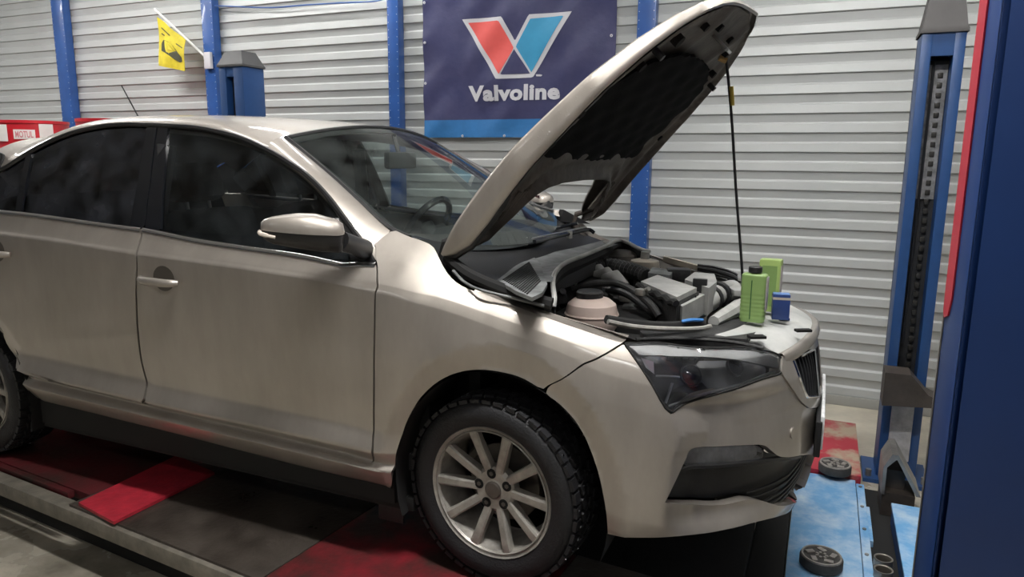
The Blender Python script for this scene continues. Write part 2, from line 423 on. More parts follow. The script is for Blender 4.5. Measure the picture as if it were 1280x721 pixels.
flat_on_banner('logo_red_bar', [(262, 115), (415, 103), (490, 240), (418, 372)], .006, M_BRED)
flat_on_banner('logo_blue_bar', [(575, 95), (742, 78), (578, 362), (500, 232)], .006, M_BCYAN)
flat_on_banner('logo_navy_triangle', [(492, 246), (572, 368), (425, 374)], .006, M_NAVY)
flat_on_banner('trademark', [(600, 372), (632, 372), (632, 382), (600, 382)], .004, M_BWHITE)
def text_mesh(name, s, m_, parent, box, f, depth=.0, offset=0.0, space=1.0):
    """text scaled into box (x0, x1, z0, z1); f maps (x, z) -> point"""
    cu = bpy.data.curves.new('txt', 'FONT'); cu.body = s; cu.size = 1; cu.offset = offset; cu.space_character = space; cu.resolution_u = 3
    o = bpy.data.objects.new('txt', cu); COL.objects.link(o); dg = bpy.context.evaluated_depsgraph_get()
    me = o.evaluated_get(dg).to_mesh(); V = np.array([v.co[:] for v in me.vertices]); F = [list(p.vertices) for p in me.polygons]
    o.evaluated_get(dg).to_mesh_clear(); bpy.data.objects.remove(o)
    lo, hi = V.min(0), V.max(0); x0, x1, z0, z1 = box
    P = [f(x0+(v[0]-lo[0])/(hi[0]-lo[0])*(x1-x0), z0+(v[1]-lo[1])/(hi[1]-lo[1])*(z1-z0)) for v in V]
    return mesh_obj(name, P, F, m_, parent, False)
ta, tb = bpx([(263, 510), (722, 415)])
text_mesh('lettering', 'Valvoline', M_BWHITE, banner, (ta[0]+1.28, tb[0]+1.28, ta[2]-1.491, tb[2]-1.491), lambda x, z: (x, wr(x-1.28, z+1.491)-.006, z), offset=.045, space=1.06)
grom = MB().lathe([(.004, 0), (.010, 0), (.010, -.004), (.004, -.005)], axis='y', n=12, close=True)
gm = grom.build('grommet', M_BWHITE, banner); first = True
for x, z in [(-1.70, 1.502), (-1.35, 1.502), (-1.0, 1.502), (-2.02, 1.9), (-2.02, 2.2), (-2.02, 2.49), (-.55, 2.17), (-.55, 1.85), (-1.6, 2.49), (-.9, 2.49)]:
    o = gm if first else gm.copy()
    if not first: COL.objects.link(o); o.parent = banner
    first = False; o.location = (x+1.28, -.012, z-1.491)

# ------------------------------------------------------------------ flag on its pole
M_YEL = mat('flag_yellow', (.62, .52, .03), .6, var=.18, vscale=12)
M_FLAGD = mat('flag_print', (.05, .055, .03), .7)
fy = 2.14
pa, pb = PY((262, 76), fy+.12), PY((193, 11), fy)
flag = empty('flag', tuple(pa)); tag(flag, 'small yellow flag with a dark car print on a white stick', 'flag')
rel = lambda p: tuple(np.array(p)-pa)
MB().tube([rel(pa), rel(pb)], .011, 10).build('pole', mat('white_stick', (.75, .75, .73), .4), flag)
MB().box((.005, -.02, 0), (.075, .03, .14), bev=.004).build('bracket', M_BWHITE, flag)
c4 = [PY(p, fy) for p in ((196, 21), (231, 50), (231.5, 89), (198, 82))]
def fl(u, v):
    t = c4[0]+(c4[1]-c4[0])*u; b = c4[3]+(c4[2]-c4[3])*u; p = t+(b-t)*v
    p = p+np.array([0, .012*math.sin(9*u+2*v)+.008*math.sin(5*v+3*u), 0]); return p
MB().grid([[rel(fl(u, v)) for v in np.linspace(0, 1, 14)] for u in np.linspace(0, 1, 14)]).grid([[rel(fl(u, v)+np.array([0, .003, 0])) for v in np.linspace(0, 1, 14)] for u in np.linspace(0, 1, 14)]).build('cloth', M_YEL, flag)
def flp(poly): return [(*rel(fl(u, v)+np.array([0, -.004, 0])),) for u, v in poly]
carp = [(.12, .50), (.20, .40), (.42, .36), (.60, .40), (.74, .52), (.90, .60), (.92, .72), (.80, .78), (.6, .74), (.35, .66), (.14, .66)]
mesh_obj('car_print', flp(carp), [list(range(len(carp)))], M_FLAGD, flag, False)
wnd = [(.28, .45), (.42, .41), (.56, .45), (.62, .55), (.45, .54)]
mesh_obj('car_print', [(p[0], p[1]-.002, p[2]) for p in flp(wnd)], [list(range(len(wnd)))], M_YEL, flag, False)
for (u0, v0, u1, v1) in ((.1, .16, .5, .17), (.1, .28, .92, .29)):
    mesh_obj('print_line', flp([(u0, v0), (u1, v1), (u1, v1+.03), (u0, v0+.03)]), [(0, 1, 2, 3)], M_FLAGD, flag, False)

# ------------------------------------------------------------------ cable on the wall
cb = [PY(p, WALL-.07) for p in ((268, 7), (300, 8.5), (340, 9.5), (380, 6.5), (420, 4), (465, 2), (482, -2))]
tag(MB().tube(spline(cb, 5), .006, 8).build('cable', mat('cable_blue', (.05, .12, .35), .4)), 'thin blue cable sagging along the siding wall between two columns', 'cable')

# ------------------------------------------------------------------ red oil drums
M_DRED = mat('drum_red', (.55, .018, .03), .35, var=.2, vscale=9, coat=.2); M_LBL = mat('drum_label', (.75, .72, .70), .5, var=.05)
M_LTXT = mat('drum_text', (.62, .22, .25), .5)
DR, DH = .29, .88
def drum(x, y, z, label, marks):
    o = empty('oil_drum', (x, y, z)); tag(o, label, 'drum', 'red oil drums by the siding wall')
    pr = [(.27, .012), (DR, 0), (DR, .025), (DR-.006, .03), (DR-.006, .27), (DR+.004, .285), (DR+.004, .30), (DR-.006, .315), (DR-.006, .56), (DR+.004, .575), (DR+.004, .59), (DR-.006, .605), (DR-.006, .85), (DR, .855), (DR, DH), (DR-.015, DH), (DR-.018, DH-.02), (0, DH-.02)]
    MB().lathe(pr, n=40).build('barrel', M_DRED, o, ang=.5)
    for a0, a1, z0, z1, s in marks:
        G = [[((DR+.002)*math.cos(a), (DR+.002)*math.sin(a), zz) for zz in (z0, z1)] for a in np.linspace(math.radians(a0), math.radians(a1), 12)]
        lb = MB().grid(G).build('label_patch', M_LBL, o)
        if s: text_mesh('lettering', s, M_LTXT, lb, (math.radians(a0+3), math.radians(a1-3), z0+.012, z1-.012), lambda a, zz: ((DR+.004)*math.cos(a), (DR+.004)*math.sin(a), zz), offset=.02)
DX = [(-5.66, 1.62), (-4.60, 1.62)]
for i, (x, y) in enumerate(DX):
    pal = empty('pallet', (x, y, FLOOR)); tag(pal, ['wooden pallet under the drum stack beside the wall column', 'wooden pallet under the drum stack behind the car roof antenna'][i], 'pallet', 'pallets under the drums')
    WOOD = bpy.data.materials.get('pallet_wood') or mat('pallet_wood', (.25, .17, .10), .8, var=.3)
    for k in range(5): MB().box((0, -.26+.13*k, .101), (.62, .10, .022)).build('board', WOOD, pal)
    for k in range(3): MB().box((-.26+.26*k, 0, .045), (.08, .62, .09)).build('bearer', WOOD, pal)
    drum(x, y, FLOOR+.113, ['red oil drum standing on its pallet below the drum with lettered labels', 'red oil drum standing on its pallet below the drum with the plain patch'][i], [])
    drum(x, y, FLOOR+.113+DH+.002, ['red oil drum with white lettered labels, on top of the stack beside the wall column', 'red oil drum with one plain white patch, topmost of the stack behind the antenna'][i],
         [[(-62, -30, .72, .80, 'MOTUL'), (-24, -2, .60, .85, None), (-100, -72, .70, .84, None)], [(-45, -5, .70, .86, None)]][i])

# ------------------------------------------------------------------ two-post lifts
M_LBLUE = mat('lift_blue', (.016, .060, .185), .4, var=.12, vscale=5)
M_LBLUE2 = mat('worn_light_blue', (.15, .38, .68), .45, col2=(.58, .70, .80), vscale=9, thresh=(.42, .78), bump=.2, bscale=50)
M_CAP = mat('grey_rubber_cap', (.045, .042, .042), .6, var=.2)
M_CAP2 = mat('grey_post_cap', (.06, .06, .062), .6, var=.1)
M_SLOT = mat('slot_dark_grey', (.018, .019, .022), .5, var=.4, vscale=20)  # dark grey for the slot fillings and the lift cable
M_STEEL = mat('worn_steel', (.26, .25, .24), .4, .6, var=.35, vscale=9, bump=.15)
M_BRN = mat('greasy_brown', (.045, .036, .030), .55, var=.4, vscale=9)
M_LRED = mat('lift_red', (.42, .018, .035), .45, var=.3, vscale=6, bump=.1)
def cap(o, w, d, z, h, m_):
    G = []
    for k, (s, zz) in enumerate([(1.08, 0), (1.08, .015), (1.0, .03), (.72, h-.012), (.68, h), (0.0, h+.002)]):
        G.append([(sx*w/2*s, sy*d/2*s, z+zz) for sx, sy in ((-1, -1), (1, -1), (1, 1), (-1, 1), (-1, -1))])
    MB().grid(G).build('cap', m_, o, ang=.5)
# post behind the roof of the car
p1 = PY((273, 84), 1.55); p2 = PY((303, 84), 1.55); w1 = p2[0]-p1[0]
o = empty('lift_post', ((p1[0]+p2[0])/2, 1.55+.11, FLOOR)); tag(o, 'blue lift post with a grey cap behind the car roof', 'lift post')
zt1 = p1[2]-FLOOR
MB().bx(-w1/2, -w1*.22, -.11, .11, 0, zt1, .006).bx(w1*.10, w1/2, -.11, .11, 0, zt1, .006).bx(-w1*.25, w1*.13, -.02, .12, 0, zt1).bx(-w1*.25, w1*.13, -.105, .0, zt1-.07, zt1).build('column', M_LBLUE, o)
MB().bx(-w1*.2, w1*.09, -.05, -.018, .2, zt1-.075).build('slot', M_SLOT, o)
cap(o, w1, .22, zt1, .115, M_CAP2)

# far post of the lift the car stands by
LX0, LX1, LY = 1.228, 1.405, 1.2
o = empty('lift_post', ((LX0+LX1)/2, LY+.1, FLOOR)); tag(o, 'blue open lift post with black cap standing before the siding wall', 'lift post')
w = LX1-LX0; h = PY((1151, 42), LY)[2]-FLOOR
col_ = MB().bx(-w/2, -w/2+.045, -.1, .1, 0, h, .006).bx(w/2-.045, w/2, -.1, .1, 0, h, .006).bx(-w/2, w/2, .07, .1, 0, h).bx(-w/2+.03, w/2-.03, -.097, -.07, h-.10, h)
col_.build('column', M_LBLUE, o)
MB().bx(-w/2+.045, w/2-.045, .0, .06, .1, h-.11).build('slot', M_SLOT, o)
ca = MB()
for k in range(34): ca.box((.012, -.008, .5+k*.045), (.022, .018, .026), bev=.004)
tag(ca.build('chain', mat('chain_steel', (.05, .048, .045), .45, .7), o), kind='stuff')
MB().bx(-.05, .04, -.012, 0, h-.75, h-.13).build('guard_plate', mat('scuffed_plate', (.20, .20, .205), .5, .3, var=.5, vscale=30), o)
MB().tube([(-.02, -.02, h-.12), (-.025, -.02, .7)], .006, 8).build('lift_cable', M_SLOT, o)
cap(o, w, .2, h, .21, M_CAP)
MB().bx(-w/2-.06, w/2+.06, -.16, .14, 0, .02).build('base_plate', M_LBLUE, o)
for sx in (-1, 1): MB().cyl((sx*(w/2+.035), -.12, .02), (sx*(w/2+.035), -.12, .055), .014, 6).build('anchor_bolt', M_STEEL, o)
# carriage with bracket
car_z = PY((1110, 490), LY-.12)[2]-FLOOR
q0, q1 = PY((1102, 505), LY-.12), PY((1160, 470), LY-.12); cx = (LX0+LX1)/2
MB().prism([(q0[0]-cx, q0[2]-FLOOR), (q0[0]-cx, q1[2]-FLOOR), (q0[0]-cx+.11, q1[2]-FLOOR), (q0[0]-cx+.19, q0[2]-FLOOR+.075), (q0[0]-cx+.25, q0[2]-FLOOR+.055), (q0[0]-cx+.25, q0[2]-FLOOR+.02)], -.24, -.10, lambda x, y, z: (x, z, y)).build('carriage_bracket', M_BRN, o)
MB().bx(-w/2+.04, w/2-.04, -.115, -.085, .12, q0[2]-FLOOR+.02, .004).build('carriage', mat('carriage_grey', (.42, .42, .44), .5, .2, var=.25, vscale=20), o)
# arm stub: peaked steel arm reaching towards the car
a0 = PY((1101, 617), LY-.42); ap = PY((1122, 569), LY-.42); ar = PY((1151, 622), LY-.42)
arm = empty('swing_beam', (cx, LY-.35, FLOOR)); tag(arm, 'peaked grey steel lift arm folded at the foot of the open blue post', 'steel beam')
rl = lambda p, y: (p[0]-cx, y-(LY-.35), p[2]-FLOOR)
al = a0.copy(); al[2] = PY((1101, 583), LY-.42)[2]
t = .014
ins = [(a0[0]+t, a0[2]), (al[0]+t, al[2]), (ap[0], ap[2]-.02), (ar[0]-.018, ar[2])]
outl = [(ar[0], ar[2]), (ap[0]+.004, ap[2]), (ap[0]-.02, ap[2]), (al[0], al[2]), (a0[0], a0[2])]
poly = ins+outl
MB().prism([(x-cx, z-FLOOR) for x, z in poly], -.07, .14, lambda x, y, z: (x, z, y)).build('arm_shell', M_STEEL, arm, False)
MB().bx(a0[0]-cx+.02, ar[0]-cx-.06, .0, .13, .0, ap[2]-FLOOR-.10).build('arm_core', M_BRN, arm)
MB().bx(a0[0]-cx+.005, ar[0]-cx-.02, -.06, .12, .0, min(a0[2], ar[2])-FLOOR+.006).build('arm_foot', M_BRN, arm)
# near post
nx = PY((1172, 460), -.98)[0]
o = empty('lift_post', (nx+.17, -1.09, FLOOR)); tag(o, 'broad navy lift post with a red strip down its edge', 'lift post')
MB().bx(-.17, .17, -.11, -.095, 0, 2.75, .004).bx(-.17, -.155, -.11, .11, 0, 2.75, .004).bx(.155, .17, -.11, .11, 0, 2.75, .004).bx(-.17, -.10, .095, .11, 0, 2.75).bx(.10, .17, .095, .11, 0, 2.75).build('column', mat('post_navy', (.003, .035, .165), .5, var=.06, vscale=4), o)
MB().bx(-.23, .23, -.17, .17, 0, .02).build('base_plate', M_LBLUE, o)
zb = PY((1183, 394), -.98)[2]-FLOOR
sp = [(.107, zb+.05), (.103, zb+.012), (.085, zb), (.045, zb+.012), (.022, zb+.05), (.022, 2.6), (.107, 2.6)]
MB().prism(sp, -.1735, -.1705, lambda x, y, z: (z, x, y)).build('red_strip', mat('strip_red', (.50, .010, .035), .45), o)
MB().bx(-.172, -.169, .104, .1115, 0, zb+.02).build('pale_edge', M_STEEL, o)  # pale strip along the lower part of the post edge

# base frame plates between the posts
PT = FLOOR+.055
c = [PZ(p, PT) for p in ((1018, 598), (1075, 601), (1071, 715), (984, 700))]
x0 = (c[3][0]+c[0][0])/2; x1 = (c[1][0]+c[2][0])/2
x0 = x1-.27
bp = empty('base_plate', ((x0+x1)/2, .4, FLOOR)); tag(bp, 'worn light blue floor plate between the lift posts', 'floor plate')
yb0, yb1 = -.45, c[1][1]
MB().bx(-.135, .135, yb0-.4, yb1-.4, .045, .055, .002).build('plate_top', M_LBLUE2, bp)
MB().bx(-.13, .13, yb0-.4+.01, yb1-.41, 0, .045).build('plate_core', BLACKM, bp)
MB().bx(.14, .175, yb0-.4, yb1-.4, .0, .04, .003).build('side_flange', M_LBLUE2, bp)
struct(MB().bx((x0+x1)/2+.178, (x0+x1)/2+.30, yb0, yb1+.04, FLOOR-.02, FLOOR+.002).build('floor_shade_strip', BLACKM))  # black strip added for the shaded floor beside the plate
fb = MB().bx(.176, .19, yb1-.4-.55, yb1-.4-.22, 0, .03, .003); fb.build('side_tab', M_LBLUE2, bp)
for yy in np.arange(yb0-.3, yb1-.42, .22):
    MB().lathe([(0, .045), (.008, .045), (.008, .04)], (.157, yy, 0), n=8).build('bolt', M_STEEL, bp)
rp = empty('base_plate', ((x0+x1)/2+.02, (yb1+1.8)/2, FLOOR)); tag(rp, 'red floor plate end continuing the light blue plate towards the wall', 'floor plate')
L2 = (1.8-yb1)/2
M_RWORN = mat('worn_red_plate', (.40, .025, .045), .5, col2=(.42, .33, .24), vscale=4, thresh=(.5, .62))
MB().bx(-.12, .14, -L2+.01, L2, .02, .075, .004).build('plate_top', M_RWORN, rp); MB().bx(-.11, .13, -L2+.02, L2-.01, 0, .02).build('plate_core', BLACKM, rp)
# light blue panel at the right
l0 = PZ((1114, 628), FLOOR+.10)
bl = empty('blue_cover', (l0[0]+.09, l0[1]-.3, FLOOR)); tag(bl, 'light blue metal cover beside the navy post', 'cover')
MB().bx(-.09, .10, -.42, .3, .085, .10, .003).build('cover_top', M_LBLUE2, bl); MB().bx(-.085, .095, -.415, .295, 0, .086).build('cover_body', M_LBLUE, bl)
# pipe stubs
for i, p in enumerate(((1100, 697), (1100, 711))):
    c_ = PZ(p, FLOOR+.07); c_[0] += .012
    ob = MB().lathe([(.030, 0), (.034, 0), (.034, .07), (.030, .07), (.0275, .068), (.0275, .004)], (0, 0, 0), n=24, close=True).build('pipe_stub', mat('stub_steel', (.35, .32, .28), .35, .7, var=.3) if i == 0 else bpy.data.materials['stub_steel'])
    ob.location = (c_[0], c_[1]-.0*i, FLOOR+.0025); tag(ob, 'short upright steel pipe stub beside the light blue floor plate', 'pipe', 'pipe stubs by the floor plate')
# rubber lift pads
M_PAD = mat('pad_rubber', (.05, .047, .045), .7, var=.3, vscale=30); M_PADT = mat('pad_dust', (.30, .28, .26), .7, var=.3, vscale=30)
def pad(px, z, label, rr):
    c_ = PZ(px, z+.045); o = empty('lift_pad', (c_[0], c_[1], z)); tag(o, label, 'lift pad', 'round lift pads')
    MB().lathe([(0, 0), (rr*.9, 0), (rr, .008), (rr, .038), (rr*.97, .043), (0, .043)], n=36).build('disc', M_PAD, o)
    t_ = MB()
    t_.lathe([(rr*.84, .043), (rr*.94, .043), (rr*.93, .049), (rr*.85, .049)], n=36, close=True)
    for k in range(5):
        a = 2*PI*k/5+.3; t_.box((rr*.56*math.cos(a), rr*.56*math.sin(a), .046), (rr*.42, rr*.26, .006), rz=a+.9, bev=.002)
    for k in range(7):
        a = 2*PI*k/7; t_.box((rr*.22*math.cos(a), rr*.22*math.sin(a), .046), (rr*.16, rr*.12, .006), rz=a, bev=.002)
    t_.build('tread_pattern', M_PADT, o)
pad((1027, 694), FLOOR+.056, 'round rubber lift pad lying on the light blue floor plate', .078)
pad((1044, 579), FLOOR+.077, 'round rubber lift pad lying on the red plate end', .075)

# ------------------------------------------------------------------ drive-on runways
M_RW = mat('dirty_or_shaded_plate', (.030, .024, .020), .42, col2=(.085, .070, .058), vscale=4, thresh=(.35, .75), bump=.3, bscale=40, rvar=.2)
M_RWR = mat('dirty_red_plate', (.028, .016, .013), .45, col2=(.095, .008, .012), vscale=2.6, thresh=(.44, .66), bump=.2, bscale=40, rvar=.15)
M_RAIL = mat('rail_grey', (.16, .145, .12), .5, var=.4, vscale=10, bump=.25, bscale=60)
M_REDP = mat('bright_red_plate', (.42, .022, .04), .5, var=.25, vscale=16, bump=.2, bscale=60)
M_RWF = mat('mottled_red_plate', (.035, .018, .015), .45, col2=(.24, .013, .024), vscale=3.2, thresh=(.42, .66), bump=.2, bscale=40)
RZ = math.radians(-5)
def runway(org, label, flip, rz):
    o = empty('runway', org, rz); tag(o, label, 'runway', 'runways under the car'); f = flip
    yb = lambda a, b: (min(a*f, b*f), max(a*f, b*f))
    def b_(name, x0, x1, ya, yc, z0, z1, m_, bev=.003):
        y0, y1 = yb(ya, yc); return MB().bx(x0, x1, y0, y1, z0, z1, bev).build(name, m_, o)
    b_('top_plate', -2.9, -.27, .105, .66, -.04, -.002, M_RWR)
    b_('top_plate', -.265, .78, .02, .66, -.04, -.002, M_RW)
    if flip > 0: b_('top_plate', 1.62, 2.55, .012, .66, -.04, -.002, M_RW)  # runway end added, dark to stand for the shade under the bumper
    b_('top_plate', .785, 1.615 if flip > 0 else 2.12, .012, .66, -.04, -.002, M_RWF if flip > 0 else M_RWR)
    b_('upper_strip', -2.9, -.36, .07, .098, -.03, .0, M_RWR)
    b_('side_rail', -2.9, 2.12, 0, .062, -.075, -.012, M_RAIL, .006)
    b_('side_rail', -2.9, 2.12, .60, .66, -.10, -.045, M_RAIL)
    b_('under_frame', -2.8, 2.1, .12, .60, -.24, -.045, BLACKM)
    for x in (-1.02, 1.4): b_('bracket', x, x+.05, -.014, 0, -.12, -.012, M_REDP)
    return o
ru = runway((-1.475, -1.017, 0), 'grey railed runway with a loose red plate lying across it', 1, RZ)
runway((-1.42, 1.02, 0), 'red runway beneath the wheels on the banner side', -1, 0)
o = empty('shade_block', (.1, 0, FLOOR)); tag(o, 'added black block standing for the shade under the car nose between the runways', 'shade block')
MB().bx(-.5, .62, -.36, .30, .0, .10, .01).build('shade_slab', BLACKM, o); MB().bx(.62, .752, -.95, .85, .0, .06, .01).build('shade_lip', BLACKM, o)  # black blocks added for the deep shade under the car nose
# loose red plate lying across the runway
cr = [PZ(p, .012) for p in ((98, 628), (142, 652), (268, 590), (221, 569))]
cc = sum(cr)/4
o = MB().prism([(p[0]-cc[0], p[1]-cc[1]) for p in cr], 0, .012).build('red_plate', M_REDP, None, False); o.location = (cc[0], cc[1], .0005)
tag(o, 'bright red steel plate lying across the runway below the front door', 'plate')
gb = [PZ(p, .02) for p in ((82, 528), (120, 519))]
tag(MB().tube([gb[0], gb[1]], .013, 4).build('steel_bar', M_RAIL), 'short grey steel bar lying under the car by the rear wheel', 'bar')

# ------------------------------------------------------------------ unseen ceiling lamps, some added as fill
M_LAMPB = mat('unseen_lamp_body', (.6, .6, .6), .5)
for (x, y, ln, wt) in LAMPS:
    o = empty('unseen_ceiling_lamp', (x, y, ZC)); tag(o, 'unseen long white tube lamp hanging under the ceiling', 'lamp', 'unseen ceiling tube lamps')
    MB().bx(-ln/2, ln/2, -.09, .09, LAMP_Z-ZC, LAMP_Z-ZC+.05, .006).build('housing', M_LAMPB, o)
    for s in (-.5, .5): MB().cyl((s*ln*.8, 0, LAMP_Z-ZC+.05), (s*ln*.8, 0, 0), .006, 8).build('hanger', M_STEEL, o)
    em = mat('unseen_lamp_tube_%d' % round(wt), (1, 1, 1), .5, emis=((1, .985, .955), wt*3.2/(ln*.14*PI)))
    MB().bx(-ln/2+.03, ln/2-.03, -.07, .07, LAMP_Z-ZC-.02, LAMP_Z-ZC-.001, .006).build('diffuser', em, o)
# ================================================================== the car
car = empty('car', (0, 0, 0)); tag(car, 'beige liftback car with its hood propped open', 'car')
# ---- lower body: plan curve (u) x feature rows (v)
PLAN = np.array([(-3.45, -.70), (-3.3, -.775), (-3.0, -.815), (-2.6, -.842), (-2.0, -.853), (-1.2, -.857), (-.5, -.856), (0, -.853), (.25, -.845), (.4, -.826), (.55, -.782), (.68, -.705), (.78, -.595), (.85, -.455), (.895, -.285), (.918, -.12), (.925, 0)])
_pl = np.array(spline(PLAN, 24)); _pl = _pl[:, :2]
_arc = np.r_[0, np.cumsum(np.linalg.norm(np.diff(_pl, axis=0), axis=1))]
_k0 = int(np.argmin(abs(_pl[:, 0]+1.2))); _arc = _arc-_arc[_k0]-1.2
U0, U1 = _arc[0], _arc[-1]
def plan(u):
    x = np.interp(u, _arc, _pl[:, 0]); y = np.interp(u, _arc, _pl[:, 1]); h = .012
    u_ = np.clip(u, U0+h, U1-h); tx = np.interp(u_+h, _arc, _pl[:, 0])-np.interp(u_-h, _arc, _pl[:, 0]); ty = np.interp(u_+h, _arc, _pl[:, 1])-np.interp(u_-h, _arc, _pl[:, 1])
    n = np.hypot(tx, ty); nx, ny = ty/n, -tx/n
    w = np.clip((u-(U1-.12))/.12, 0, 1); nx = nx*(1-w)+1*w; ny = ny*(1-w); n = np.hypot(nx, ny)
    return x, y, nx/n, ny/n
ST = {  # u: rows of (z, inward offset)
 -3.6: [(.25, .10), (.32, .05), (.40, .02), (.43, .015), (.47, .008), (.53, .008), (.64, .004), (.80, 0), (.98, .006), (1.02, .02), (1.06, .05), (1.09, .07)],
 -2.2: [(.25, .16), (.31, .055), (.385, .006), (.415, .034), (.447, -.003), (.512, .024), (.63, .013), (.80, .006), (1.015, .001), (1.035, .016), (1.085, .046), (1.125, .068)],
 -1.4: [(.23, .16), (.295, .055), (.365, .006), (.392, .034), (.427, -.003), (.495, .026), (.61, .015), (.77, .006), (.985, .001), (1.005, .015), (1.045, .044), (1.085, .068)],
 -.5: [(.21, .16), (.27, .055), (.342, .006), (.368, .034), (.41, -.003), (.478, .026), (.575, .015), (.74, .006), (.945, .001), (.965, .014), (1.0, .040), (1.05, .080)],
 -.42: [(.21, .15), (.27, .055), (.339, .006), (.364, .030), (.407, .0), (.474, .023), (.572, .012), (.738, .005), (.935, .004), (.96, .018), (1.02, .075), (1.13, .205)],
 -.25: [(.17, .09), (.25, .046), (.336, .013), (.36, .019), (.405, .010), (.47, .013), (.57, .006), (.73, .001), (.91, .012), (.942, .029), (1.0, .085), (1.085, .19)],
 -.33: [(.20, .13), (.265, .052), (.337, .010), (.36, .024), (.405, .010), (.47, .017), (.57, .008), (.735, 0), (.925, .010), (.955, .024), (1.02, .085), (1.115, .205)],
 -.17: [(.17, .08), (.25, .042), (.335, .014), (.36, .014), (.405, .008), (.47, .008), (.57, .004), (.725, .008), (.895, .026), (.93, .044), (.968, .084), (1.025, .155)],
 .0: [(.18, .07), (.25, .036), (.33, .012), (.36, .006), (.405, .002), (.48, 0), (.58, .004), (.72, .020), (.85, .050), (.885, .068), (.912, .092), (.93, .125)],
 .2: [(.18, .06), (.25, .03), (.32, .008), (.36, .003), (.41, .0), (.49, .002), (.58, .010), (.70, .028), (.80, .052), (.84, .070), (.868, .096), (.89, .13)],
 .4: [(.17, .06), (.22, .026), (.29, .004), (.34, .0), (.40, .003), (.48, .011), (.57, .022), (.66, .036), (.74, .055), (.785, .074), (.82, .100), (.845, .134)],
 .71: [(.16, .08), (.20, .035), (.26, .010), (.31, .002), (.38, 0), (.46, .002), (.535, .008), (.61, .022), (.69, .048), (.74, .075), (.78, .105), (.805, .14)],
 1.02: [(.16, .08), (.20, .035), (.26, .010), (.31, .002), (.39, 0), (.46, .003), (.53, .008), (.60, .018), (.675, .036), (.73, .060), (.77, .085), (.795, .12)],
 1.48: [(.17, .07), (.21, .03), (.27, .008), (.32, 0), (.40, .002), (.48, .002), (.55, .006), (.62, .014), (.68, .022), (.73, .034), (.765, .055), (.785, .085)]}
_us = sorted(ST); _tab = np.array([ST[u] for u in _us]); _vs = np.arange(12.0)
_ug = np.linspace(-3.6, 1.48, 500); _tabg = pchip(_us, _tab, _ug)          # (500, 12, 2)
_vg = np.linspace(0, 11, 331); _tm = np.moveaxis(_tabg, 1, 0); _i = np.minimum(_vg.astype(int), 10); _f = (_vg-_i)[:, None, None]
_tabgv = .45*pchip(_vs, _tm, _vg)+.55*(_tm[_i]*(1-_f)+_tm[_i+1]*_f)   # (331, 500, 2)
def zo(u, v):
    fu = np.clip((u+3.6)/(5.08)*499, 0, 498.999); fv = np.clip(v*30, 0, 329.999); i = fu.astype(int); j = fv.astype(int); a = (fu-i)[:, None]; b = (fv-j)[:, None]
    return (_tabgv[j, i]*(1-a)+_tabgv[j, i+1]*a)*(1-b)+(_tabgv[j+1, i]*(1-a)+_tabgv[j+1, i+1]*a)*b
_bz = [.25, .396, .522, .589, .659, .70]; _bu = [.545, .55, .56, .588, .549, .535]
def sst(x): x = np.clip(x, 0, 1); return x*x*(3-2*x)
def fS(u, v):
    u = np.asarray(u, float); v = np.asarray(v, float); x, y, nx, ny = plan(u); t = zo(u, v).copy(); z = t[:, 0]
    e = np.sqrt(((u-.033)/.347)**2+((z-.30)/.425)**2); t[:, 1] += .026*(1-np.clip((e-1)/.165, 0, 1))*(e > .5)          # flat wheel-arch lip
    e = np.sqrt(((u+2.53)/.365)**2+((z-.315)/.385)**2); t[:, 1] += .012*(1-np.clip((e-1)/.165, 0, 1))*(e > .5)
    du = np.clip(u-np.interp(z, _bz, _bu), 0, 9); win = sst((z-.27)/.08)*sst((.70-z)/.05)
    t[:, 1] += win*np.interp(du, [0, .10, .2, .55, 2], [0, .036, .040, 0, 0])                     # sculpted corner edge of the bumper
    return np.stack([x-nx*t[:, 1], y-ny*t[:, 1], t[:, 0]], 1)
S = Surf(fS, (U0, U1), (0, 11), 420, 150, scale=(1, .15))
def ZV(u, z):      # (u, height) -> (u, v)
    vv = np.linspace(0, 11, 331); zz = zo(np.full(331, float(u)), vv)[:, 0]; return (u, float(np.interp(z, zz, vv)))
def sp(l, n=8, surf=None):      # pixel points (or ready (u, v) tagged by a third entry) -> smooth (u, v) curve
    q = [(p[0], p[1]) if len(p) == 3 else (surf or S).at(p) for p in l]
    return [tuple(x) for x in spline(q, n)] if n > 1 else q
ROWF = [[(u, r) for u in np.linspace(U0+.01, .45, 200)] for r in (2, 4, 8)]
ARCHF = [[ZV(.033+.347*1.165*math.cos(t), .30+.425*1.165*math.sin(t)) for t in np.linspace(-.1, PI+.1, 60)]]
BUMF = [[ZV(np.interp(z, _bz, _bu), z) for z in np.linspace(.28, .69, 40)]]
def V3(u, v): return (u, v, 0)
def ZV3(u, z): return (*ZV(u, z), 0)

# shared trim lines (pixels on the body side)
g_ = 1.1   # half of a panel gap, in pixels
seam_fd = [(471, 331), (471.5, 345), (472, 358), (468.5, 380), (468, 420), (467.5, 480), (467, 540), (465.5, 565), (463, 580)]      # fender / front door
seam_dd = [(177.5, 286), (174, 305), (170.5, 322), (170, 360), (172, 410), (177, 452), (183.5, 477), (180.5, 503)]                  # front / rear door
arch_f = [(678, 487), (652, 472), (622, 464), (592, 462), (562, 469), (536, 486), (516, 512), (502, 545), (494, 577), (490, 600), (489, 613)]
sh = lambda l, d: [(p[0]+d, p[1]) for p in l]
sill_line = [(465, 582), (400, 567), (320, 546.5), (240, 526), (181, 511), (120, 497), (60, 483)]

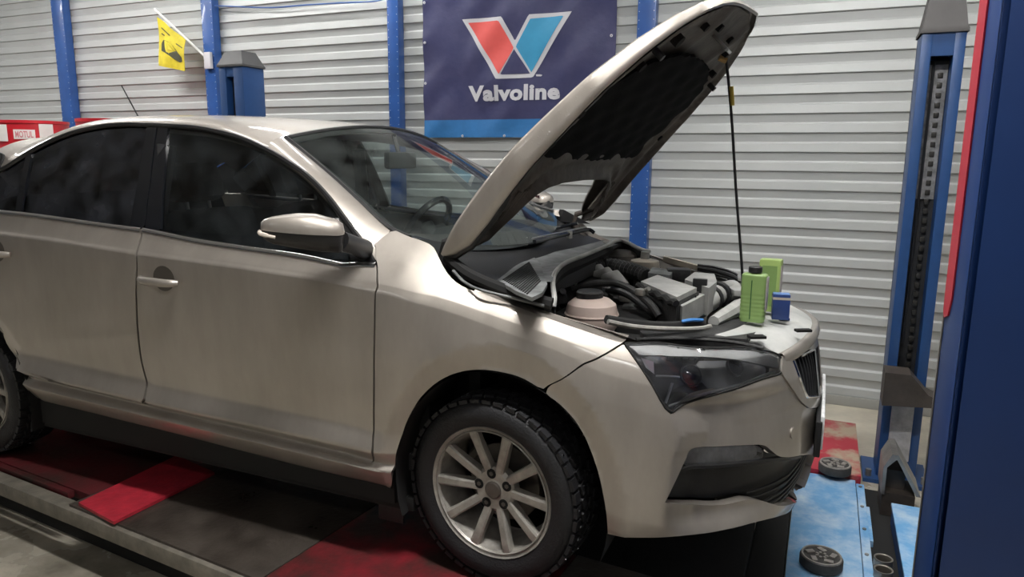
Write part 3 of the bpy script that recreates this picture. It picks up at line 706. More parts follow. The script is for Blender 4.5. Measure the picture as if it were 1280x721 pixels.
# ---- front fender
top_in = [(492, 287), (503, 292), (515, 297), (530, 302), (540, 307), (546, 316), (553, 331), (562, 345), (575, 356), (592, 363), (615, 371), (645, 383), (690, 400), (735, 415), (778, 428)]
fender = sp([(468, 305), (480, 295), (492, 287)], 4)[:-1]+sp(top_in, 6)[:-1]+sp([(778, 428.5), (745, 448), (710, 468), (676, 487.5)], 4)[:-1]+sp(arch_f, 6)+sp([(488, 591), (476, 588), (466, 585)], 2)[1:-1]+sp(sh(seam_fd, g_)[::-1], 5)
pf = S.panel(fender, step=.022, thick=.03, feat=ARCHF)
fen, fen_far = both('front_fender', pf, PAINT, car)
# ledge along the bonnet opening (fender flange)
ledge_o = np.array([S.f(np.array([a]), np.array([b]))[0] for a, b in sp([(592, 363), (615, 371), (645, 383), (690, 400), (735, 415), (778, 428)], 6)])
ledge_i = ledge_o.copy(); ledge_i[:, 1] += np.linspace(.012, .075, len(ledge_i)); ledge_i[:, 2] += np.linspace(.002, .006, len(ledge_i))
ledge_d = ledge_i.copy(); ledge_d[:, 2] -= .05
for s in (1, -1):
    k = np.array([1, s, 1]); MB().grid([ledge_o*k, (ledge_o*.4+ledge_i*.6+np.array([0, 0, -.004]))*k, ledge_i*k, ledge_d*k]).build('fender_flange', PAINT, car, ang=.9)
# ---- doors
fdoor = sp([p for p in sh(seam_fd, -g_)], 5)[:-1]+sp([(462, 580.5), (400, 565), (320, 544), (240, 523), (182, 508)], 4)[:-1]+sp(sh(seam_dd[::-1], g_), 5)[:-1]+sp([(178.5, 286.5), (240, 299), (300, 309), (380, 320), (469, 331)], 4)[:-1]
pd = S.panel(fdoor, step=.026, thick=.03, feat=ROWF); fd, fd_far = both('front_door', pd, PAINT, car)
rl_ = [V3(*ZV(-2.40, 1.13)), V3(*ZV(-2.36, .85)), V3(*ZV(-2.315, .68)), (0, 408), (12, 432), (26, 455), (38, 466)]
rdoor = sp(sh(seam_dd, -g_), 5)[:-1]+sp([(179, 506), (120, 491), (70, 477), (38, 466)], 4)[:-1]+sp(rl_[::-1], 6)[:-1]+sp([V3(*ZV(-2.40, 1.13)), (0, 264), (90, 275), (176, 286.5)], 5)[:-1]
pr_ = S.panel(rdoor, step=.03, thick=.03, feat=ROWF); rd, rd_far = both('rear_door', pr_, PAINT, car)
# ---- sill
arch_r = lambda a: (-2.53+.365*math.cos(a), .315+.385*math.sin(a))
sillp = sp([(p[0], p[1]-6) for p in sill_line], 4)+sp([(46, 472), (36, 460), (28, 448)], 4)[0:]+[ZV(*arch_r(a)) for a in np.linspace(.35, -.25, 7)]+[(-2.12, 0.05), (-1.2, .05), (-.36, .05)]+sp([(489, 612), (488.5, 592)], 3)
ps = S.panel(sillp, step=.02, off=-.0015, thick=.04, feat=ROWF[:1]); both('sill', ps, PAINT, car)
# ---- rear quarter (mostly outside the frame)
quart = [ZV(-2.405, 1.13)]+[tuple(x) for x in spline([ZV(-2.405, 1.12), ZV(-2.365, .85), ZV(-2.32, .68)]+[S.at(p) for p in ((0, 409.5), (11, 434), (25, 457))], 6)]+[ZV(*arch_r(a)) for a in np.linspace(.36, 2.95, 24)]+[ZV(-2.93, .28), ZV(-3.2, .28), (U0+.002, .3), (U0+.002, 10.98)]
pq = S.panel(quart, step=.035, thick=.03); both('quarter_panel', pq, PAINT, car)

# ---- front bumper
arch_b = [(677, 489), (702, 507), (724, 533), (740, 567), (751, 603), (757, 638), (760, 667)]
bum_bot = [(760, 668), (799, 671), (857, 669), (915, 660), (962, 648), (993, 635), (1010, 621)]
UC = U1-.0005
hl_poly_px = [(781, 429), (800, 458), (833, 511), (855, 505), (900, 491), (950, 474), (977, 465), (978, 452), (972, 443), (955, 438), (930, 434), (880, 429), (830, 427)]
gr_out_px = [(976, 446), (976.5, 468), (990, 488), (1001, 503), (1010, 510)]
b_top = sp([(779, 430.5)], 1)+sp([(799, 459.5), (832, 513), (855, 507), (900, 493), (950, 476), (977, 468)], 4)+sp([(990, 489), (1001, 504), (1009, 510)], 3)[1:]+[ZV(1.34, .515), ZV(UC, .525)]
bumper = b_top+[(UC, .6)]+[(1.3, .5)]+sp(bum_bot[::-1], 4)[:-1]+sp(arch_b[::-1], 5)[:-1]+sp([(677, 489), (710, 470), (745, 450), (779, 430.5)], 4)[1:-1]
hole = [(831, 628), (845, 600), (858, 572), (866, 560), (905, 557.5), (950, 555.5), (963, 562), (976, 571), (1000, 569)]
hole_b = [(1012, 601), (993, 616), (954, 626), (904, 631), (865, 630.5)]
holep = sp(hole, 3)+[ZV(1.30, .365), ZV(UC-.02, .368), ZV(UC-.02, .262), ZV(1.25, .262)]+sp(hole_b, 3)
pb_ = S.panel(bumper, [holep], step=.02, thick=.03, feat=ARCHF+BUMF)
pb2 = join_pfn(pb_, mirror_pfn(*pb_)); bump_o = pfn_obj('front_bumper', pb2, PAINT, car)
# recessed lower grille with mesh bars
pin = S.panel(holep, step=.03, off=-.045, thick=0); pfn_obj('lower_grille', join_pfn(pin, mirror_pfn(*pin)), BLACK, car)
lg = bpy.data.objects['lower_grille']
def surf_tube(uv, r, off, name, m_, par, n=6, mir=True):
    a = np.array([p[0] for p in uv]); b = np.array([p[1] for p in uv]); P = S.f(a, b)+S.normal(a, b)*off
    t = MB().tube(P, r, n)
    if mir: t.tube(P*np.array([1, -1, 1]), r, n)
    return t.build(name, m_, par)
for k in range(5):
    z = .285+.019*k; us = np.linspace(.78+.02*k, UC-.005, 30); uv = [ZV(u, z+.012*max(0, (1.1-u))) for u in us]
    surf_tube(uv, .0045, -.03, 'grille_bar', BLACK, lg)
# fog lamp
FOGM = mat('fog_reflector', (.80, .79, .77), .35, .1, var=.25, vscale=25)
fogp = sp([(862, 584), (871, 562), (905, 560), (948, 558), (958, 566), (952, 577), (905, 582)], 5)+[]
pfog = S.panel(fogp, step=.02, off=-.012, thick=.03); pfog2 = S.panel(fogp, step=.02, off=-.035, thick=0)
for s in (0, 1):
    e = pfn_obj('fog_lamp', pfog2 if s == 0 else mirror_pfn(*pfog2), FOGM, car); pfn_obj('lens', pfog if s == 0 else mirror_pfn(*pfog), LENSM, e)
    c_ = pfog2[0].mean(0)*np.array([1, 1-2*s, 1])
fsh = sp([(829, 628), (845, 598), (862, 586), (905, 583), (950, 578), (978, 574), (1004, 571)], 5)
surf_tube(fsh, .008, -.012, 'grille_brow', BLACK, lg, mir=False)
# parking sensor
se = S.at((991, 541)); c_ = S.f(np.array([se[0]]), np.array([se[1]]))[0]; n_ = S.normal(np.array([se[0]]), np.array([se[1]]))[0]
for s in (1, -1):
    k = np.array([1, s, 1]); MB().cyl((c_-n_*.01)*k, (c_+n_*.0035)*k, .018, 24).build('tow_cap', PAINT, car)
# ---- headlights
hp = sp(hl_poly_px, 3)+[]
plens = S.panel(hp, step=.02, off=.001, thick=.012); pback = S.panel(hp, step=.03, off=-.06, thick=0); 
inner_dark = sp([(800, 437), (836, 505), (900, 487), (965, 465), (968, 449), (880, 438)], 3)
for s in (1, -1):
    k = np.array([1, s, 1]); mf = (lambda p: p) if s == 1 else (lambda p: mirror_pfn(*p))
    h_ = pfn_obj('headlight', mf(pback), HLGREY, car)
    pfn_obj('lens', mf(plens), LENSM, h_)
    def hp3(px, d):
        a, b = S.at(px); A = np.array([a]); B = np.array([b]); return (S.f(A, B)[0]-S.normal(A, B)[0]*d)*k, S.normal(A, B)[0]*k
    pfn_obj('ceiling_sheen', mf(S.panel(sp([(787, 431), (830, 429.5), (880, 431.5), (930, 436.5), (955, 440), (974, 447)], 4)+sp([(974, 460), (930, 450), (882, 444.5), (835, 443), (800, 443)], 4), step=.02, off=-.0045, thick=.008)), LGREYP, h_)  # pale strip laid in for the ceiling reflected on the lens top
    pl = [hp3(p, d)[0] for p, d in (((802, 445), .012), ((819, 449), .02), ((820, 466), .025), ((808, 458), .012))]
    mesh_obj('side_reflector', pl, [(0, 1, 2, 3)], REFL, h_, False)
    for (p, r) in (((868, 466), .030), ((925, 455), .026)):
        c_, n_ = hp3(p, .032); mt = Vector(n_).normalized().to_track_quat('Z', 'Y').to_matrix()
        MB().lathe([(r, .012), (r*.96, .004), (r*.7, .010), (r*.35, .014), (0, .015)], c_, n=28, mtx=mt).build('projector', BLACKG, h_)
        MB().lathe([(r*1.12, .014), (r*1.12, .004), (r, .006), (r, .014)], c_, n=28, mtx=mt, close=True).build('projector_ring', HLGREY, h_)
    gpx = [(842, 478), (838, 490), (834, 504)]; MB().tube([hp3(p, .012)[0] for p in gpx], .004, 8).build('light_guide', REFL, h_)
    gpx = [(821, 469), (838, 469), (852, 470)]; MB().tube([hp3(p, .015)[0] for p in gpx], .003, 8).build('light_guide', REFL, h_)
    gpx = [(838, 508), (880, 496), (930, 479), (972, 463)]; MB().tube([hp3(p, .01)[0] for p in gpx], .0045, 8).build('lower_trim', CHROMED, h_)
    hb = np.array(hp+hp[:1]); P_ = S.f(hb[:, 0], hb[:, 1])*k
    MB().tube(P_, .0035, 6).build('seal', BLACKM, h_)

# ---- grille
gl_out = sp(gr_out_px, 4)+[ZV(1.36, .518), ZV(UC, .528), ZV(UC, .745)]+sp([(1026, 422), (1010, 427), (992, 434)], 4)
gl_in = sp([(989, 451), (997, 473), (1005, 494), (1009, 496)], 4)+[ZV(1.36, .552), ZV(UC-.01, .560), ZV(UC-.01, .705), ZV(1.36, .712)]+sp([(1010, 439), (998, 445)], 3)
pgf = S.panel(gl_out, [gl_in], step=.015, off=.006, thick=.045); gf = pfn_obj('grille', join_pfn(pgf, mirror_pfn(*pgf)), PAINT, car)
pgb = S.panel(gl_in, step=.03, off=-.05, thick=0); pfn_obj('backing', join_pfn(pgb, mirror_pfn(*pgb)), BLACKM, gf)
ring = np.array(gl_in); m_in = ring[:, 0] < UC-.03
iu = [tuple(p) for p in gl_in if p[0] < UC-.03]
P_ = S.f(np.array([p[0] for p in iu]), np.array([p[1] for p in iu]))+S.normal(np.array([p[0] for p in iu]), np.array([p[1] for p in iu]))*.006
MB().tube(P_, .006, 8).tube(P_*np.array([1, -1, 1]), .006, 8).build('chrome_frame', CHROME, gf)
ug = [p[0] for p in gl_in]; u_lo, u_hi = min(ug), UC-.01
for k in range(11):
    u = u_lo+.03+(u_hi-u_lo-.03)*k/10.0
    vv = np.linspace(0, 11, 200); ins = inside_np(np.array(gl_in), np.stack([np.full(200, min(u, UC-.012)), vv], 1))
    if ins.sum() < 4: continue
    v0, v1 = vv[ins].min(), vv[ins].max(); A = np.full(9, u); B = np.linspace(v0, v1, 9); P_ = S.f(A, B); N_ = S.normal(A, B)
    dirx = np.cross(N_[4], P_[8]-P_[0]); dirx /= np.linalg.norm(dirx)
    for s in ((1, -1) if k < 10 else (1,)):
        kk = np.array([1, s, 1])
        MB().grid([(P_-N_*.045-dirx*.004)*kk, (P_+N_*.001-dirx*.0035)*kk, (P_+N_*.003)*kk, (P_+N_*.001+dirx*.0035)*kk, (P_-N_*.045+dirx*.004)*kk]).build('grille_slat', HLGREY, gf, ang=.8)
# snow-caked plate and its holder
c_ = np.array([.932, 0, .47])
MB().box((.933, 0, .475), (.012, .52, .112), bev=.004).build('plate_holder', mat('snow_white', (.70, .71, .72), .6, var=.2, vscale=40, bump=.6, bscale=60), car)
MB().box((.923, 0, .455), (.02, .54, .12), bev=.004).build('plate_base', BLACK, car)

# ---- greenhouse
def fG(x, z):
    x = np.asarray(x, float); z = np.asarray(z, float); t = z-1.03
    Y = .782-.30*t-.22*t*t-.05*np.clip((x+.75)/.4, 0, 1.5)**2-.06*np.clip((-x-2.3)/.7, 0, 1.5)**2
    return np.stack([x, -Y, z], 1)
G = Surf(fG, (-3.1, -.25), (.98, 1.52), 300, 120)
def gsp(l, n=6): return sp(l, n, G)
dlo_top = [(-3.0, 1.10, 0), (-2.8, 1.19, 0), (-2.6, 1.275, 0), (-2.4, 1.34, 0), (0, 212), (36, 191), (60, 178), (90, 166), (120, 159), (150, 155.5), (186, 156), (206, 157), (240, 159), (270, 164), (300, 172), (330, 185), (360, 202), (386, 221), (411, 247), (436, 280), (455, 306), (468, 329)]
E1uv = gsp(dlo_top, 6); E1 = fG(np.array([p[0] for p in E1uv]), np.array([p[1] for p in E1uv]))
belt_px = [(-3.0, 1.095, 0), (-2.6, 1.115, 0), (0, 262), (90, 273), (177, 285.5), (300, 308), (380, 319), (470, 330)]
belt = gsp(belt_px, 6)
# dark trim filling the whole window area, slightly set in
dl = [p for p in E1uv]+[p for p in belt[::-1]]
def gp(name, px, off, thick, m_, par=car, n=1, step=.04):
    q = gsp(px, n); p = G.panel(q, step=step, off=off, thick=thick); return both(name, p, m_, par)
wf_top = dlo_top[12:19]
front_glass = gsp([(202, 289), (206, 200), (209, 160)], 3)[:-1]+gsp([(209, 160), (240, 162), (270, 167), (300, 175), (330, 188), (360, 205), (384, 223), (404, 243)], 5)[:-1]+gsp([(404, 243), (418, 262), (430, 285), (438, 322)], 3)[:-1]+gsp([(440, 326), (380, 319), (300, 308), (202, 290)], 4)[:-1]
rear_glass = gsp([(26, 265), (32, 228), (39, 193)], 3)[:-1]+gsp([(39, 193), (60, 182), (90, 170), (120, 163), (150, 159.5), (184, 159)], 5)[:-1]+gsp([(184, 159), (173, 225), (163, 283)], 3)[:-1]+gsp([(163, 283), (90, 273), (26, 265)], 3)[:-1]
quarter_glass = gsp([(-2.93, 1.115, 0), (-2.8, 1.165, 0), (-2.6, 1.25, 0), (-2.4, 1.32, 0), (0, 216), (33, 196)], 5)[:-1]+gsp([(33, 196), (27, 230), (20, 264)], 3)[:-1]+gsp([(20, 264), (0, 262), (-2.6, 1.115, 0), (-2.93, 1.10, 0)], 4)[:-1]
for nm, poly, m_, par in (('front_door_glass', front_glass, GLASS_S, (fd, fd_far)), ('rear_door_glass', rear_glass, GLASS_T, (rd, rd_far)), ('quarter_glass', quarter_glass, GLASS_T, (car, car))):
    p = G.panel(poly, step=.04, off=-.006, thick=0); pfn_obj(nm, p, m_, par[0]); pfn_obj(nm, mirror_pfn(*p), m_, par[1])
bp1 = gsp([(163, 284), (173, 225), (184, 158), (196, 157.5), (188, 225), (180, 287)], 1)
bp2 = gsp([(181.5, 287), (189.5, 225), (198, 157.5), (210, 158), (206, 210), (201, 289)], 1)
for nm, poly, par in (('pillar_trim', bp1, (rd, rd_far)), ('pillar_trim', bp2, (fd, fd_far))):
    p = G.panel(poly, step=.03, off=.001, thick=.012); pfn_obj(nm, p, BLACKG, par[0]); pfn_obj(nm, mirror_pfn(*p), BLACKG, par[1])
qd = gsp([(19, 265), (33, 193), (40, 191), (27, 266)], 1); p = G.panel(qd, step=.02, off=.001, thick=.015); pfn_obj('window_divider', p, BLACKG, rd); pfn_obj('window_divider', mirror_pfn(*p), BLACKG, rd_far)
sail = gsp([(404, 243), (418, 262), (430, 285), (438, 325), (470, 330), (455, 306), (436, 280), (411, 247)], 1); p = G.panel(sail, step=.03, off=.003, thick=.02); pfn_obj('mirror_sail', p, BLACK, fd); pfn_obj('mirror_sail', mirror_pfn(*p), BLACK, fd_far)
def g_tube(uv, r, off, name, m_, par):
    a = np.array([p[0] for p in uv]); b = np.array([p[1] for p in uv]); P = fG(a, b)+G.normal(a, b)*off
    for q, pa_ in ((P, par[0]), (P*np.array([1, -1, 1]), par[1])): MB().tube(q, r, 6).build(name, m_, pa_)
g_tube(E1uv, .009, .0, 'window_seal', BLACK, (car, car))
def strip(px, par):
    uv = sp(px, 5); a = np.array([p[0] for p in uv]); b = np.array([p[1] for p in uv]); Q = S.f(a, b); up = np.array([0, 0, 1.0]); N_ = np.array([0, -1.0, 0])
    R_ = [Q+up*.008-N_*.012, Q+up*.010+N_*.000, Q+up*.006+N_*.006, Q-up*.004+N_*.008, Q-up*.006+N_*.003, Q-up*.006-N_*.02]
    MB().grid(R_[::-1]).build('belt_trim', CHROME, par[0], ang=.9); MB().grid([r*np.array([1, -1, 1]) for r in R_]).build('belt_trim', CHROME, par[1], ang=.9)
strip([(179, 287.5), (240, 300), (300, 309.5), (380, 321), (470, 331.5)], (fd, fd_far)); strip([(-2.40, 10.9, 0), (0, 265), (90, 276), (176.5, 287.5)], (rd, rd_far))
# sill of the doors under the glass (closes the gap to the body side)
for uv_, par in ((gsp([(179, 286.5), (300, 308.5), (470, 331)], 6), (fd, fd_far)), (gsp([(-2.40, 1.122, 0), (0, 263), (176.5, 286)], 6), (rd, rd_far))):
    a = np.array([p[0] for p in uv_]); b = np.array([p[1] for p in uv_]); Q = fG(a, b); Q1 = Q+np.array([0, .05, -.005]); Q2 = Q+np.array([0, -.02, -.025])
    for s, pp in ((1, par[0]), (-1, par[1])): k = np.array([1, s, 1]); MB().grid([Q1*k, Q*k, Q2*k]).build('door_top', BLACK, pp)

# ---- windshield edge, A pillars, roof
E2 = np.array([PY(p, y) for p, y in (((357, 172), -.555), ((385, 195), -.575), ((420, 225), -.602), ((450, 252), -.626), ((475, 275), -.645), ((492, 288), -.66), ((512, 297), -.675))])
E2 = at_arc(np.array(spline(E2, 8)), np.linspace(0, 1, 25))
i0 = int(np.argmin(((E1-PY((330, 185), -.66))**2).sum(1)))
E1a = at_arc(E1[i0:], np.linspace(0, 1, 25)); E2a = at_arc(E2[:22], np.linspace(0, 1, 25))
mid = (E1a+E2a)/2; nrm = np.cross(np.gradient(mid, axis=0), E2a-E1a); nrm /= np.linalg.norm(nrm, axis=1, keepdims=True)
if nrm[5, 1] > 0: nrm = -nrm
pil = [E1a+(E2a-E1a)*t+nrm*(.05*t*(1-t)) for t in (0, .12, .3, .5, .7, .88, 1)]
inn = [E2a-nrm*.02+np.array([-.02, 0, -.01])]
for s in (1, -1):
    k = np.array([1, s, 1]); g = [r*k for r in ([E1a-nrm*.02]+pil+inn)]; MB().grid(g if s == 1 else g[::-1]).build('front_pillar', PAINT, car, ang=1.0)
    g = [(r-nrm*.035)*k for r in pil]; MB().grid(g).build('pillar_lining', INTER, car)
xs_ = np.concatenate([np.linspace(-2.95, -2.3, 10), np.linspace(-2.2, -1.0, 16), [-.965, E2[0, 0]]])
E1r = E1[:i0+1]; roofc_x = [-3.05, -2.9, -2.6, -2.3, -2.0, -1.7, -1.4, -1.15, -.9]; roofc_z = [1.23, 1.30, 1.40, 1.462, 1.50, 1.515, 1.513, 1.498, 1.462]
rows = []
def roof_row(P0, zc, x, kz):
    hgt = zc-P0[2]; P1 = P0+np.array([0, .028, min(.75*hgt, .05)*min(1, kz/.6)]); P2 = np.array([x, -.40, zc+.001]); P3 = np.array([x, 0, zc]); P1b = P0+np.array([0, .10, hgt*kz])
    return np.array([((1-t)**4*P0+4*(1-t)**3*t*P1+6*(1-t)**2*t*t*P1b+4*(1-t)*t**3*P2+t**4*P3) for t in np.linspace(0, 1, 22)**1.3])
xf_ = E2[0, 0]; ef_ = np.array([xf_, np.interp(xf_, E1r[:, 0], E1r[:, 1]), np.interp(xf_, E1r[:, 0], E1r[:, 2])]); zcf = float(pchip(roofc_x, roofc_z, [xf_])[0]); kf = .82
for kz in np.linspace(-.6, 1, 81):
    r = roof_row(ef_, zcf, xf_, kz)
    if np.interp(E2[0, 1], r[:, 1], r[:, 2]) >= E2[0, 2]: kf = kz; break
print('roof kf', kf)
for x in xs_:
    e = np.array([x, np.interp(x, E1r[:, 0], E1r[:, 1]), np.interp(x, E1r[:, 0], E1r[:, 2])]); zc = float(pchip(roofc_x, roofc_z, [x])[0])
    row = list(roof_row(e, zc, x, .82+(kf-.82)*sst(np.array((x+1.6)/(xf_+1.6)))))
    fr = max(0, min(1, (x+1.35)/.4))**2
    row = [p+np.array([.045*fr*max(0, 1-(p[1]/.555)**2), 0, 0]) for p in row]
    rows.append(np.array(row))
rows2 = [np.vstack([r, (r*np.array([1, -1, 1]))[::-1][1:]]) for r in rows]
MB().grid(rows2).build('roof', PAINT_WET, car, ang=1.2)
MB().grid([r*np.array([1, .96, 1])-np.array([0, 0, .03]) for r in rows2][2:]).build('headliner', mat('headliner_grey', (.16, .16, .155), .9), car)
hdr = rows2[-1]
# rear closure (outside the frame)
rr = rows2[0]; dk = np.array([[-3.42, y, 1.06] for y in rr[:, 1]]); bt = np.array([[-3.46, y*.9, .3] for y in rr[:, 1]])
MB().grid([rr, rr*.5+dk*.5+np.array([0, 0, .01]), dk]).build('tailgate', PAINT, car); MB().grid([dk, (dk+bt)/2+np.array([-.06, 0, .05]), bt]).build('rear_bumper', PAINT, car)
# windshield
def ws(t, y_):     # t 0 header .. 1 base, y_ -1..1
    e = at_arc(E2, [t])[0]; c0 = np.array([hdr[len(hdr)//2, 0], 0, hdr[len(hdr)//2, 2]]); c1 = np.array([-.165, 0, 1.015]); c_ = c0+(c1-c0)*t+np.array([.02, 0, .03])*4*t*(1-t)*.6
    return np.array([e[0]+(c_[0]-e[0])*(1-y_*y_), e[1]*-y_ if False else e[1]*(-y_)*-1*-1, e[2]+(c_[2]-e[2])*(1-y_*y_)])
WG = [[ws(t, y_) for y_ in np.linspace(-1, 1, 31)] for t in np.linspace(0, 1, 22)]
MB().grid(WG).build('windshield', GLASS_W, car, ang=1.2)
wsd = bpy.data.objects['windshield']
MB().tube([np.array(ws(t, 1)) for t in np.linspace(0, 1, 24)], .010, 6).build('edge_seal', BLACK, wsd); MB().tube([np.array(ws(t, -1)) for t in np.linspace(0, 1, 24)], .010, 6).build('edge_seal', BLACK, wsd)
MB().tube([np.array(ws(0, y_)) for y_ in np.linspace(-1, 1, 31)], .008, 6).build('edge_seal', BLACK, wsd)
fr_ = [[np.array(ws(t, y_))+np.array([-.004, 0, -.006]) for y_ in np.linspace(-1, 1, 31)] for t in (.90, .95, 1.0)]
MB().grid(fr_).build('frit_band', BLACKM, wsd)
for s in (-1, 1): MB().grid([[np.array(ws(t, s*y_))+np.array([-.003, 0, -.004]) for y_ in (.955, 1)] for t in np.linspace(0, 1, 22)]).build('frit_band', BLACKM, wsd)
MB().grid([[np.array(ws(t, y_))+np.array([-.003, 0, -.004]) for y_ in np.linspace(-1, 1, 31)] for t in (0, .05)]).build('frit_band', BLACKM, wsd)
# rear-view mirror
mc = ws(.2, 0)+np.array([-.06, 0, -.06])
MB().box(tuple(mc), (.03, .22, .07), bev=.012).cyl(tuple(mc), tuple(ws(.08, 0)), .01, 8).build('interior_mirror', INTER, car)
# antenna
a0_, a1_ = PY((175, 139), 0), PY((152, 107), 0)
MB().tube([a0_-np.array([0, 0, .05]), a1_], [.004, .003], 8).build('antenna', BLACK, car)

# ---- door handles
for px0, px1, cup, par in (((178, 347), (226, 353), (205, 348), (fd, fd_far)), ((-29, 311), (17, 317.5), (-4, 313), (rd, rd_far))):
    q0, q1 = S.at(px0), S.at(px1); cu = S.at(cup)
    n_ = S.normal(np.array([cu[0]]), np.array([cu[1]]))[0]
    P0, P1 = [S.f(np.array([q[0]]), np.array([q[1]]))[0] for q in (q0, q1)]; C0 = S.f(np.array([cu[0]]), np.array([cu[1]]))[0]
    for s, pp in ((1, par[0]), (-1, par[1])):
        k = np.array([1, s, 1])
        pts = [P0+n_*.004, P0*.9+P1*.1+n_*.022, P0*.7+P1*.3+n_*.036, P0*.4+P1*.6+n_*.038, P0*.12+P1*.88+n_*.032, P1+n_*.012]
        sp_ = spline(pts, 6); nn = len(sp_); rad = [.008+.008*math.sin(PI*min(1, (i+3)/(nn+4)))**.6 for i in range(nn)]
        hd = MB().tube([p*k for p in sp_], rad, 12).build('door_handle', PAINT, pp)
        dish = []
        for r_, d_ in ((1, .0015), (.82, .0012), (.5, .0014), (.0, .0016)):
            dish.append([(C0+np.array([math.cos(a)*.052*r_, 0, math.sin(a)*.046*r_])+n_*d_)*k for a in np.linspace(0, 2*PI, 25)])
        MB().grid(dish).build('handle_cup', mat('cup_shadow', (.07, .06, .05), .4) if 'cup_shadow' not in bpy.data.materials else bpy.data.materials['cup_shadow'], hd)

# ---- door mirrors
def mirror_side(s):
    k = np.array([1, s, 1]); par = fd if s == 1 else fd_far
    inner = PY((431, 292), -.88); outer = PY((326, 286), -1.015)
    up = np.array([0, 0, 1.0]); ax = outer-inner; L_ = np.linalg.norm(ax); axn = ax/L_; dep = np.cross(up, axn); dep /= np.linalg.norm(dep)
    if dep[0] < 0: dep = -dep
    tt = [0, .02, .08, .2, .35, .55, .72, .86, .95, .99, 1]
    top = np.interp(tt, [0, .05, .35, .6, .85, 1], [.036, .040, .056, .054, .040, .026]); bot = np.interp(tt, [0, .4, .9, 1], [.060, .056, .040, .020]); d1 = np.interp(tt, [0, .1, .4, .8, 1], [.06, .085, .10, .075, .03])
    cap_, low = [], []
    for t, a, b, d in zip(tt, top, bot, d1):
        e = .25 if t in (0, 1) else (.8 if t in (.02, .99) else 1)
        c_ = inner+ax*t; f_ = []
        for th in np.linspace(-.06, PI+.06, 15): f_.append((c_+up*(a*e*max(-.1, math.sin(th))**1 if math.sin(th) > 0 else a*e*math.sin(th))+dep*(d*e*.6*abs(math.cos(th))**.7*math.copysign(1, math.cos(th))))*k)
        cap_.append(f_); g2 = []
        for th in np.linspace(PI, 2*PI, 13): g2.append((c_+up*(b*e*.95*math.sin(th)-.004)+dep*(d*e*.57*abs(math.cos(th))**.7*math.copysign(1, math.cos(th))))*k)
        low.append(g2)
    mo = MB().grid(cap_).build('door_mirror', PAINT, par, ang=1.0)
    MB().grid(low).build('lower_shell', BLACK, mo, ang=1.0)
    q = [PY(p, -.985) for p in ((326, 291), (330, 288), (345, 296), (352, 302), (335, 301))]
    pts = [inner+ax*1.0-up*.006+dep*.02, inner+ax*.985-up*.008+dep*.045, inner+ax*.9-up*.012+dep*.060, inner+ax*.8-up*.016+dep*.062]
    MB().tube([p*k for p in spline(pts, 4)], [.006]*5+[.007]*4+[.005]*4, 8).build('turn_signal', mat('signal_lens', (.62, .55, .48), .15) if 'signal_lens' not in bpy.data.materials else bpy.data.materials['signal_lens'], mo)
    f0 = PY((455, 312), -.765); MB().tube([(inner+ax*.05-up*.022)*k, (inner*.5+f0*.5-up*.012)*k, f0*k], [.030, .030, .034], 12).build('mirror_arm', BLACK, mo)
    g0 = inner+ax*.06-dep*.03; MB().grid([[(inner+ax*t-dep*(.052 if .1 < t < .9 else .045)+up*h)*k for h in (-.03, .0, .035)] for t in (.08, .3, .6, .9)]).build('mirror_glass', CHROME, mo)
mirror_side(1); mirror_side(-1)
